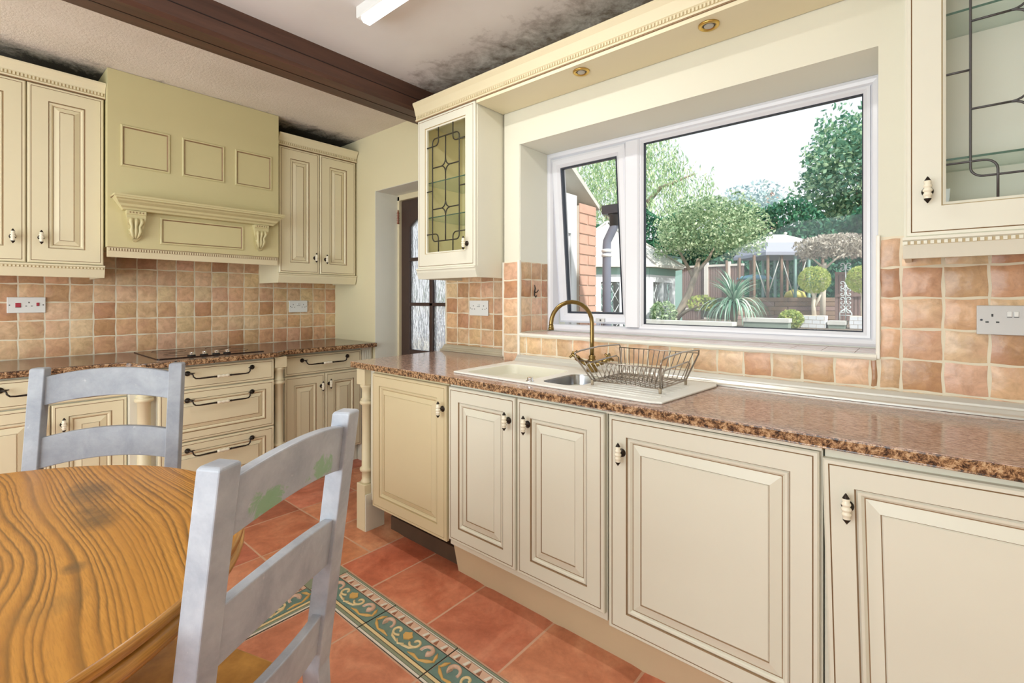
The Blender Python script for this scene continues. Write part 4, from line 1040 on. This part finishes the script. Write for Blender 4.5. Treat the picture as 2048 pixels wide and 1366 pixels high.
def ell(n, c, r, flat=0.0, shell=.55, lumps=0):
    out = []; lp = [(Vector((rg.gauss(0, 1), rg.gauss(0, 1), rg.gauss(0, 1)*.8)).normalized(), rg.uniform(.75, 1.12)) for _ in range(lumps)]
    while len(out) < n:
        d = Vector((rg.gauss(0, 1), rg.gauss(0, 1), rg.gauss(0, 1))).normalized()
        if flat and d.z < -flat: continue
        q = rg.uniform(shell, 1)**.5
        if lumps:
            best = max(lp, key=lambda t: t[0].dot(d)); q *= best[1]*(.82+.22*max(0, best[0].dot(d))**6)
        out.append((c[0]+d.x*r[0]*q, c[1]+d.y*r[1]*q, c[2]+d.z*r[2]*q))
    return out
bm = nb(); box(bm, -14, 8, 2.44, 40, -.30, -.15); struct(obj('floor_garden_patio', bm, 'patio', recenter=False))
bm = nb(); box(bm, -3.15, 6, 6.60, 40, -.15, .86); struct(obj('floor_garden_terrace', bm, 'soil', recenter=False))
# wing wall of the house beside the window
wg = thing('house_wing', 'brick cornered white wall of the house projecting beside the kitchen window', 'wall', (-2.0, 2.8, -.15))
Q = lambda x0, x1, y0, y1, z0, z1: (x0+2.0, x1+2.0, y0-2.8, y1-2.8, z0+.15, z1+.15)
bm = nb(); box(bm, *Q(-2.12, -1.868, 2.935, 3.165, -.15, 1.93), 1)
z = -.15; k = 0
while z < 1.90:
    for (a, b) in (((2.937, 3.163),) if k % 2 else ((2.937, 3.045), (3.055, 3.163))):
        box(bm, *Q(-1.870, -1.860, a, b, z+.005, z+.070), 0)
    box(bm, *Q(-2.118, -1.868, 3.160, 3.172, z+.005, z+.070), 0)
    z += .075; k += 1
obj('brick_pier', bm, ['brick', 'mortar'], wg)
bm = nb(); box(bm, *Q(-2.10, -1.885, 2.442, 2.934, -.15, .95)); box(bm, *Q(-2.10, -1.885, 2.442, 2.934, 1.72, 2.0)); box(bm, *Q(-2.10, -1.885, 2.86, 2.934, .95, 1.72)); obj('white_wall', bm, 'white_timber', wg)
bm = nb(); box(bm, *Q(-1.99, -1.90, 2.74, 2.86, .95, 1.72)); obj('window_frame', bm, 'upvc', wg)
bm = nb(); box(bm, *Q(-2.0, -1.872, 2.50, 2.735, -.15, 1.70)); obj('brown_post', bm, 'door_brown', wg)
bm = nb(); extr_profile(bm, [(2.442-2.8, 2.40+.15), (3.20-2.8, 1.93+.15), (3.20-2.8, 1.965+.15), (2.442-2.8, 2.45+.15)], -.20, .15); obj('roof_edge', bm, 'stone', wg)
dp = thing('downpipe', 'grey downpipe with swan neck below a dark gutter end', 'downpipe', (-1.81, 3.235, -.15))
bm = nb(); tube(bm, [(0, 0, 0), (0, 0, 1.78), (.0, .005, 1.84), (.03, .01, 1.90), (.055, .015, 1.95), (.055, .015, 2.0)], .033, 14); obj('pipe', bm, 'pipe', dp)
bm = nb(); 
for zz in (1.72, 1.755): lathe(bm, [(.034, 0), (.040, .006), (.040, .02), (.034, .026)], 16, Matrix.Translation((0, 0, zz)))
obj('pipe_collar', bm, 'white_timber', dp)
bm = nb(); lathe(bm, [(.034, 0), (.036, .07), (.045, .075), (.045, .09)], 14, Matrix.Translation((.055, .015, 1.955))); box(bm, -.02, .17, -.04, .07, 2.045, 2.11); obj('gutter_end', bm, 'pipe_dark', dp)
# summerhouse
sh = thing('summerhouse', 'octagonal pale roofed summerhouse with lattice windows and blue green fascia', 'summerhouse', (-4.07, 7.31, -.15), math.radians(40.5))
def octa(r, z, off=22.5): return [(r*math.cos(math.radians(off+45*k)), r*math.sin(math.radians(off+45*k)), z) for k in range(8)]
bm = nb(); A = [bm.verts.new(p) for p in octa(1.24, 1.88)]; B = [bm.verts.new(p) for p in octa(1.24, 1.92)]; ap = bm.verts.new((0, 0, 2.72)); bm.faces.new(list(reversed(A)))
for k in range(8): bm.faces.new((A[k], A[(k+1) % 8], B[(k+1) % 8], B[k])); bm.faces.new((B[k], B[(k+1) % 8], ap))
roof = obj('roof', bm, 'roof_pale', sh)
for k in range(8):
    p = octa(1.25, 1.93)[k]; bm = nb(); tube(bm, [p, (0, 0, 2.74)], .018, 6); obj('hip_strip', bm, 'stone', roof)
bm = nb(); A = octa(1.10, 1.77); 
for k in range(8):
    a = Vector(A[k]); b = Vector(A[(k+1) % 8]); n = (a+b).normalized()*.02; n.z = 0
    quadbox(bm, [a-n, b-n, b+n, a+n]+[v+Vector((0, 0, .105)) for v in (a-n, b-n, b+n, a+n)])
obj('fascia', bm, 'teal_paint', sh)
for k in range(8):
    a = Vector(octa(1.08, 0)[k]); b = Vector(octa(1.08, 0)[(k+1) % 8]); dd = (b-a)
    bm = nb()
    for (s0, s1, z0, z1) in ((0, .13, 0, 1.77), (.87, 1, 0, 1.77), (.13, .87, 0, .55), (.13, .87, 1.66, 1.77), (.47, .53, .55, 1.66)):
        p = a+dd*s0; q = a+dd*s1; n = Vector((dd.y, -dd.x, 0)).normalized()*.025
        quadbox(bm, [p-n, q-n, q+n, p+n]+[v+Vector((0, 0, z1-z0)) for v in (p-n, q-n, q+n, p+n)]) if z0 == 0 else quadbox(bm, [v+Vector((0, 0, z0)) for v in (p-n, q-n, q+n, p+n)]+[v+Vector((0, 0, z1)) for v in (p-n, q-n, q+n, p+n)])
    w_ = obj('wall_panel', bm, 'white_timber', sh)
    bm = nb()
    for h0, h1 in ((.13, .47), (.53, .87)):
        for i in range(-3, 5):
            for s in (1, -1):
                pts = []
                for t in (0, 1):
                    u = t; zz = .55+(i+t*2.0*1)*.26*1.0 if s > 0 else .55+(i+(1-t)*2.0)*.26
                    pts.append((u, zz))
                # clip in z
                (u0, z0), (u1, z1) = pts
                if z0 > z1: u0, z0, u1, z1 = u1, z1, u0, z0
                lo, hi = .55, 1.66
                if z1 <= lo or z0 >= hi: continue
                if z0 < lo: u0 += (u1-u0)*(lo-z0)/(z1-z0); z0 = lo
                if z1 > hi: u1 = u0+(u1-u0)*(hi-z0)/(z1-z0); z1 = hi
                p = a+dd*(h0+(h1-h0)*u0); q = a+dd*(h0+(h1-h0)*u1); tube(bm, [(p.x, p.y, z0), (q.x, q.y, z1)], .006, 4)
    obj('lattice', bm, 'iron', w_)
    bm = nb(); p = a+dd*.13; q = a+dd*.87; bm.faces.new([bm.verts.new(v) for v in ((p.x, p.y, .55), (q.x, q.y, .55), (q.x, q.y, 1.66), (p.x, p.y, 1.66))]); obj('glass', bm, 'glass', w_)
bm = nb(); prism(bm, [(p[0], p[1]) for p in octa(1.05, 0)], .001, .05); obj('base', bm, 'sleeper', sh)
# shed behind
t = thing('garden_shed', 'low shed with pale felt roof behind the summerhouse', 'shed', (-5.0, 10.2, -.15))
bm = nb(); box(bm, -.7, .9, -.6, .6, 0, 2.35); obj('walls', bm, 'teal_paint', t)
bm = nb(); quadbox(bm, [(-.85, -.75, 2.33), (1.05, -.75, 2.38), (1.05, .75, 2.52), (-.85, .75, 2.47), (-.85, -.75, 2.37), (1.05, -.75, 2.42), (1.05, .75, 2.56), (-.85, .75, 2.51)]); obj('roof', bm, 'roof_pale', t)
# fences
def fence(name, x0, x1, y, z0, z1, posts, label, n_per=.055, cap=True, wood='fence_wood'):
    t = thing(name, label, 'fence', ((x0+x1)/2, y, z0)); c = (x0+x1)/2; H_ = z1-z0
    bm = nb(); x = x0
    while x < x1-.01:
        w_ = min(.052, x1-x); o_ = rg.uniform(0, .012); box(bm, x-c, x+w_-c-.006, o_, o_+.015, .02, H_-.05+rg.uniform(-.01, .01)); x += n_per
    obj('boards', bm, wood, t)
    bm = nb(); box(bm, x0-c, x1-c, .03, .05, .02, H_-.06); obj('backing', bm, 'fence_gap', t)
    bm = nb(); box(bm, x0-c, x1-c, -.02, .06, H_-.05, H_+.0); box(bm, x0-c, x1-c, -.015, 0, H_*.5, H_*.5+.05); obj('rails', bm, 'concrete' if H_ > 1 else 'fence_wood', t)
    for p in posts:
        bm = nb(); box(bm, p-c-.045, p-c+.045, -.05, .055, 0, H_+.06); obj('post', bm, 'concrete', t)
fence('garden_fence', -6.5, -3.155, 12.2, -.15, 2.10, (-6.0, -5.3, -4.69, -4.02, -3.5), 'boarded fence with pale concrete posts behind the clipped tree')
fence('garden_fence', -1.10, .6, 9.98, .86, 1.72, (-.2,), 'low weathered board fence behind the iron scrollwork')
# clipped tree
tr = thing('clipped_tree', 'round clipped green tree with a leaning trunk', 'tree', (-2.83, 7.05, .86))
bm = nb(); tube(bm, [(0, 0, -.02), (.10, .07, .22), (.20, .18, .50), (.27, .24, .78), (.30, .28, 1.0)], [.060, .055, .048, .045, .03], 10)
tube(bm, [(.25, .22, .70), (.14, .16, .95), (.05, .12, 1.15)], [.03, .024, .012], 8); tube(bm, [(.27, .24, .78), (.42, .36, 1.0), (.5, .4, 1.2)], [.034, .024, .012], 8)
tube(bm, [(.02, .02, .05), (.2, .0, .2), (.42, -.02, .30), (.55, 0, .30)], [.03, .024, .018, .008], 8); obj('trunk', bm, 'bark', tr)
leaf_obj('foliage', ell(9500, (.40, .34, 1.32), (.84, .80, .78), .42, .25, 26), .050, 'leaf_bush', tr)
leaf_obj('low_shoots', ell(260, (.44, .0, .33), (.22, .16, .12)), .05, 'leaf_ball', tr)
t = thing('low_shrub', 'small green shrub at the foot of the leaning trunk', 'shrub', (-2.86, 6.80, .86))
leaf_obj('foliage', ell(900, (0, 0, .17), (.20, .18, .2)), .05, 'leaf_bush', t)
# cordyline
cd = thing('cordyline', 'spiky grey green cordyline with arching blade leaves', 'plant', (-1.96, 7.06, .86))
bm = nb(); tube(bm, [(0, 0, -.01), (.01, 0, .15), (0, .01, .3)], [.04, .035, .03], 8); obj('stem', bm, 'bark', cd)
V_ = []; F_ = []; K = []
for i in range(190):
    a = rg.uniform(0, 2*PI); L_ = rg.uniform(.42, .70); up = rg.uniform(.2, 1.45); wd = rg.uniform(.010, .018); d = Vector((math.cos(a), math.sin(a), 0)); s = Vector((-d.y, d.x, 0)); k = rg.random(); p = Vector((0, 0, .30)); el = up
    b = len(V_); n = 7
    for j in range(n+1):
        w_ = wd*(1-(j/n)**2)+.001; V_ += [tuple(p-s*w_), tuple(p+s*w_)]
        p = p+(d*math.cos(el)+Vector((0, 0, math.sin(el))))*L_/n; el -= rg.uniform(.22, .34)*(1.2 if up < .9 else .6)
        if j < n: F_.append((b+2*j, b+2*j+1, b+2*j+3, b+2*j+2)); K.append(k)
me = bpy.data.meshes.new('blades'); me.from_pydata(V_, [], F_); ca = me.color_attributes.new('Col', 'FLOAT_COLOR', 'CORNER'); ca.data.foreach_set('color', sum([[k, k, k, 1]*4 for k in K], []))
me.materials.append(M['leaf_spike']); o = bpy.data.objects.new('blades', me); C.objects.link(o); o.parent = cd
# gazebo
gz = thing('glass_gazebo', 'glazed garden gazebo with hipped blue grey roof and timber posts', 'gazebo', (-2.145, 10.79, 1.28), math.radians(40.5))
bm = nb(); e = (.60, .66); A = [(-e[0], -e[1]), (e[0], -e[1]), (e[0], e[1]), (-e[0], e[1])]
lo = [bm.verts.new((x, y, .80)) for x, y in A]; mid = [bm.verts.new((x, y, .86)) for x, y in A]; m2 = [bm.verts.new((x*.80, y*.74, 1.06)) for x, y in A]; r1 = [bm.verts.new((-.15, 0, 1.27)), bm.verts.new((.15, 0, 1.27))]
bm.faces.new(list(reversed(lo)))
for k in range(4):
    bm.faces.new((lo[k], lo[(k+1) % 4], mid[(k+1) % 4], mid[k])); bm.faces.new((mid[k], mid[(k+1) % 4], m2[(k+1) % 4], m2[k])).material_index = 0
for q in ((m2[0], m2[1], r1[1], r1[0]), (m2[1], m2[2], r1[1]), (m2[2], m2[3], r1[0], r1[1]), (m2[3], m2[0], r1[0])): bm.faces.new(q).material_index = 1
rf = obj('roof', bm, ['roof_slate', 'roof_pale'], gz)
for x in (-.15, .15):
    bm = nb(); lathe(bm, [(.012, 0), (.03, .02), (.03, .045), (.006, .06)], 12, Matrix.Translation((x, 0, 1.265))); obj('finial', bm, 'stone', rf)
for x in (-.78, -.52, -.26, 0, .26, .52):
    for y in ((-.58, .58) if -.7 < x < .5 else (-.58, 0, .58)):
        bm = nb(); box(bm, x-.02, x+.02, y-.02, y+.02, 0, .80); obj('post', bm, 'teal_paint' if x in (0, .26) else 'sleeper', gz)
bm = nb()
for i in range(4):
    x = -.65+.26*i; tube(bm, [(x-.12, -.55, .02), (x+.12, -.55, .78)] if i % 2 else [(x+.12, -.55, .02), (x-.12, -.55, .78)], .01, 5)
obj('braces', bm, 'stone', gz)
bm = nb(); box(bm, -.78, .52, -.585, -.58, .02, .80); obj('glass_front', bm, 'glass', gz)
bm = nb(); lathe(bm, [(.20, 0), (.16, .10), (.04, .16)], 12, Matrix.Translation((.35, -.3, .0))); o = obj('covered_bundle', bm, 'yellow', None, loc=(-2.27+.35*.76+.3*.649-.02, 10.68+.35*.649-.3*.76, 1.281)); 
tag(o, 'yellowish bundle lying inside the glass gazebo', 'bundle')
for v in o.data.vertices: v.co.x -= .35; v.co.y += .3
bm = nb(); lathe(bm, [(.015, 0), (.015, .36), (.34, .37), (.30, .42), (.02, .47)], 12); tag(obj('covered_table', bm, 'blue_tarp', None, loc=(-2.52, 10.50, 1.281)), 'small blue covered table inside the gazebo', 'table')
# sleeper wall
sw = thing('retaining_wall', 'stepped retaining wall of weathered timber sleepers below the gazebo', 'wall', (-2.27, 10.68, .86), math.radians(40.5))
bm = nb(); box(bm, -1.1, .98, -.70, .75, .0, .419); obj('fill', bm, 'soil', sw)
for r in range(5):
    x = -1.12+(.3 if r % 2 else 0)-.3*(r % 2)*0
    xs = [-1.12, -.35 if r % 2 else -.1, .98]
    for a, b in zip(xs, xs[1:]):
        bm = nb(); box(bm, a+.004, b-.004, -.80, -.701, r*.084+.003, r*.084+.080); obj('sleeper', bm, 'sleeper' if (r+int(a > -1)) % 3 else 'fence_wood', sw, bevel=.006)
# stone edging, planters, topiary
def stonewall(x0, x1, y0, y1, z1, label, mat='stone'):
    bm = nb(); box(bm, x0, x1, y0, y1, -.149 if y0 < 6.6 else .861, z1-.05, 1); box(bm, x0-.01, x1+.01, y0-.01, y1+.01, z1-.05, z1, 0)
    tag(obj('stone_edging', bm, ['stone', 'stone_dark']), label, 'wall')
stonewall(-3.1, -1.80, 6.40, 6.59, .952, 'pale stone edging below the cordyline bed'); stonewall(-1.76, -1.24, 6.80, 6.98, 1.0, 'mossy stone edging between the cordyline and the yellow shrub')
stonewall(-.90, -.72, 7.5, 7.72, .96, 'short stone edging between the two brick planters')
def planter(x, y, label, lab2):
    bm = nb(); s = .135; box(bm, x-s, x+s, y-s, y+s, .861, 1.025, 1)
    for r in range(3):
        z = .865+r*.054
        for k in range(-1, 3):
            for (a, b) in ((x-s+k*.09+(r % 2)*.045, x-s+k*.09+(r % 2)*.045+.084),):
                a = max(a, x-s-.004); b = min(b, x+s+.004)
                if b-a > .01: box(bm, a, b, y-s-.006, y-s+.002, z, z+.048, 0)
        for k in range(3): box(bm, x+s-.002, x+s+.006, y-s+k*.09, y-s+k*.09+.084, z, z+.048, 0)
    tag(obj('brick_planter', bm, ['brick_white', 'mortar']), label, 'planter')
    t = thing('ball_topiary', lab2, 'topiary', (x, y, 1.026))
    bm = nb(); tube(bm, [(0, 0, 0), (-.01, 0, .14), (.0, 0, .26), (-.04, 0, .36)], [.028, .024, .026, .012], 8); tube(bm, [(.0, 0, .10), (.05, .0, .22), (.09, 0, .34)], [.012, .016, .01], 8); tube(bm, [(0, 0, .24), (.03, .02, .36)], [.02, .01], 8); obj('trunk', bm, 'bark_pale', t)
    leaf_obj('foliage', ell(4200, (0, 0, .485), (.195, .195, .19), 0, .7), .022, 'leaf_ball', t)
planter(-1.07, 7.58, 'white brick planter under the left ball topiary', 'ball topiary on forked pale trunk, left of the pair')
planter(-.54, 7.72, 'white brick planter at the right edge of the window', 'ball topiary partly hidden by the right window frame')
t = thing('low_shrub', 'yellow green low shrub beside the white brick planter', 'shrub', (-1.33, 7.20, .86)); leaf_obj('foliage', ell(1300, (0.05, 0, .12), (.15, .13, .13)), .035, 'leaf_ball', t)
t = thing('pinkish_shrub', 'wide umbrella shaped shrub with dry pinkish leaves on a pale trunk', 'shrub', (-1.22, 9.48, .86))
bm = nb(); tube(bm, [(0, 0, -.01), (.01, 0, .5), (.03, 0, 1.0)], [.045, .04, .03], 8); tube(bm, [(.03, 0, .9), (.25, .2, 1.15)], [.02, .01], 6); tube(bm, [(.03, 0, .9), (-.2, -.1, 1.15)], [.02, .01], 6); obj('trunk', bm, 'bark_pale', t)
leaf_obj('foliage', ell(5200, (.13, .12, 1.22), (.68, .62, .33), .5, .2, 18), .06, 'leaf_pink', t, .4, .8)
# iron scroll screen
t = thing('iron_scroll_screen', 'pale wrought iron scrollwork in front of the low board fence', 'ornament', (-.90, 9.49, .86))
bm = nb(); r = .008
def sc(cx, cz, s, up, R=.035):
    pts = [(cx, 0, cz)]
    for k in range(13):
        a = math.radians(k*25); q = R*(1-k/16); pts.append((cx+s*(R-q*math.cos(a)), 0, cz+up*(.03+q*math.sin(a))))
    tube(bm, pts, r, 6)
for z in (.92, .62, .50, .36, .22):
    for s in (-1, 1):
        for up in (1, -1): sc(s*.012, z, s, up)
tube(bm, [(0, 0, .0), (0, 0, .95)], r, 6)
for x in (-.08, .08): tube(bm, [(x, 0, 0), (x, 0, .16), (0, 0, .24)], .010, 6)
tube(bm, [(-.08, 0, .12), (.08, 0, .12)], r, 6); obj('scrollwork', bm, 'iron', t)
# hedge, willow, tall trees
hd_ = thing('conifer_hedge', 'tall dark green conifer hedge along the back of the garden', 'hedge', (-4.0, 14.6, -.15))
pts = []
for i in range(23000):
    x = rg.uniform(-4.5, 5.2); top = 3.75+.25*math.sin(x*1.7)+.18*math.sin(x*4.1+1)+(.25 if x < -1 else 0); z = top-abs(rg.gauss(0, 1))*1.1 if rg.random() < .5 else rg.uniform(.9, top)
    pts.append((x, -.55+.16*math.sin(x*3+z*2)+rg.uniform(-.1, .22), z))
leaf_obj('foliage', pts, .13, 'leaf_hedge', hd_, .5, 1.0)
bm = nb(); box(bm, -4.4, 5.1, -.20, .5, 0, 3.3); obj('inner_mass', bm, 'stone_dark' if False else M['leaf_hedge'], hd_)
wl = thing('willow_tree', 'pale green weeping willow beyond the summerhouse', 'tree', (-9.0, 17.0, -.15))
bm = nb(); tube(bm, [(0, 0, 0), (.1, 0, 2.5), (.4, .1, 5), (1.2, .3, 7)], [.35, .3, .2, .08], 10); tube(bm, [(.3, 0, 4.2), (1.6, .3, 5.6), (2.8, .6, 6.0)], [.14, .08, .03], 8); tube(bm, [(.2, 0, 3.8), (-1.2, -.3, 5.8)], [.14, .05], 8); obj('trunk', bm, 'bark', wl)
pts = []
for i in range(420):
    a = rg.uniform(0, 2*PI); q = math.sqrt(rg.random()); x, y = q*3.2*math.cos(a)+.4, q*2.2*math.sin(a); z = 8.6-q*q*2.9+rg.gauss(0, .4); n = int(rg.uniform(24, 48))
    if x > 1.9: n = int(n*.7); z -= .7
    for j in range(n): pts.append((x+.10*math.sin(j*.3+i)+rg.gauss(0, .07), y+rg.gauss(0, .07), z-j*.085))
leaf_obj('foliage', pts, .17, 'leaf_willow', wl, .26, 2.0)
tt = thing('tall_tree', 'tall bushy green tree behind the hedge at the right', 'tree', (-1.5, 19.6, -.15))
bm = nb(); tube(bm, [(0, 0, 0), (0, 0, 3), (.1, 0, 6.5)], [.3, .22, .06], 10); obj('trunk', bm, 'bark', tt)
leaf_obj('foliage', ell(9500, (-.05, 0, 5.35), (2.0, 1.8, 2.7), 0, .12, 40), .17, 'leaf_tree', tt, .6)
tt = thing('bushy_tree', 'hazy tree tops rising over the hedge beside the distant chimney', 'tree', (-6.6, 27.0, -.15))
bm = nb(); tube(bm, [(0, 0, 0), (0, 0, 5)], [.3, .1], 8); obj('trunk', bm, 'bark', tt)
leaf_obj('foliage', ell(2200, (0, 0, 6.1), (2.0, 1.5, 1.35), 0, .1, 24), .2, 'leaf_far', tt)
ch = thing('distant_chimney', 'distant house chimney stack above the hedge line', 'chimney', (-8.19, 39.0, -.15))
bm = nb(); box(bm, -.4, .4, -.4, .4, 0, 9.0); box(bm, -.46, .46, -.46, .46, 8.7, 8.85); obj('stack', bm, 'brick', ch)
bm = nb(); lathe(bm, [(.16, 0), (.13, .35), (.16, .4)], 12, Matrix.Translation((.0, 0, 9.0))); obj('chimney_pot', bm, 'b_rust', ch)
# side garden seen through the back door
fence('garden_fence', -6.2, -3.0, 5.2, -.15, 1.10, (-5.6, -4.4, -3.3), 'grey boarded fence seen through the back door glass', wood='roof_slate')
t = thing('side_shrub', 'leafy green shrub seen through the patterned door glass', 'shrub', (-5.4, 5.75, -.15)); leaf_obj('foliage', ell(4500, (0, 0, 1.25), (1.2, .42, .95), 0, .3, 14), .08, 'leaf_bush', t)
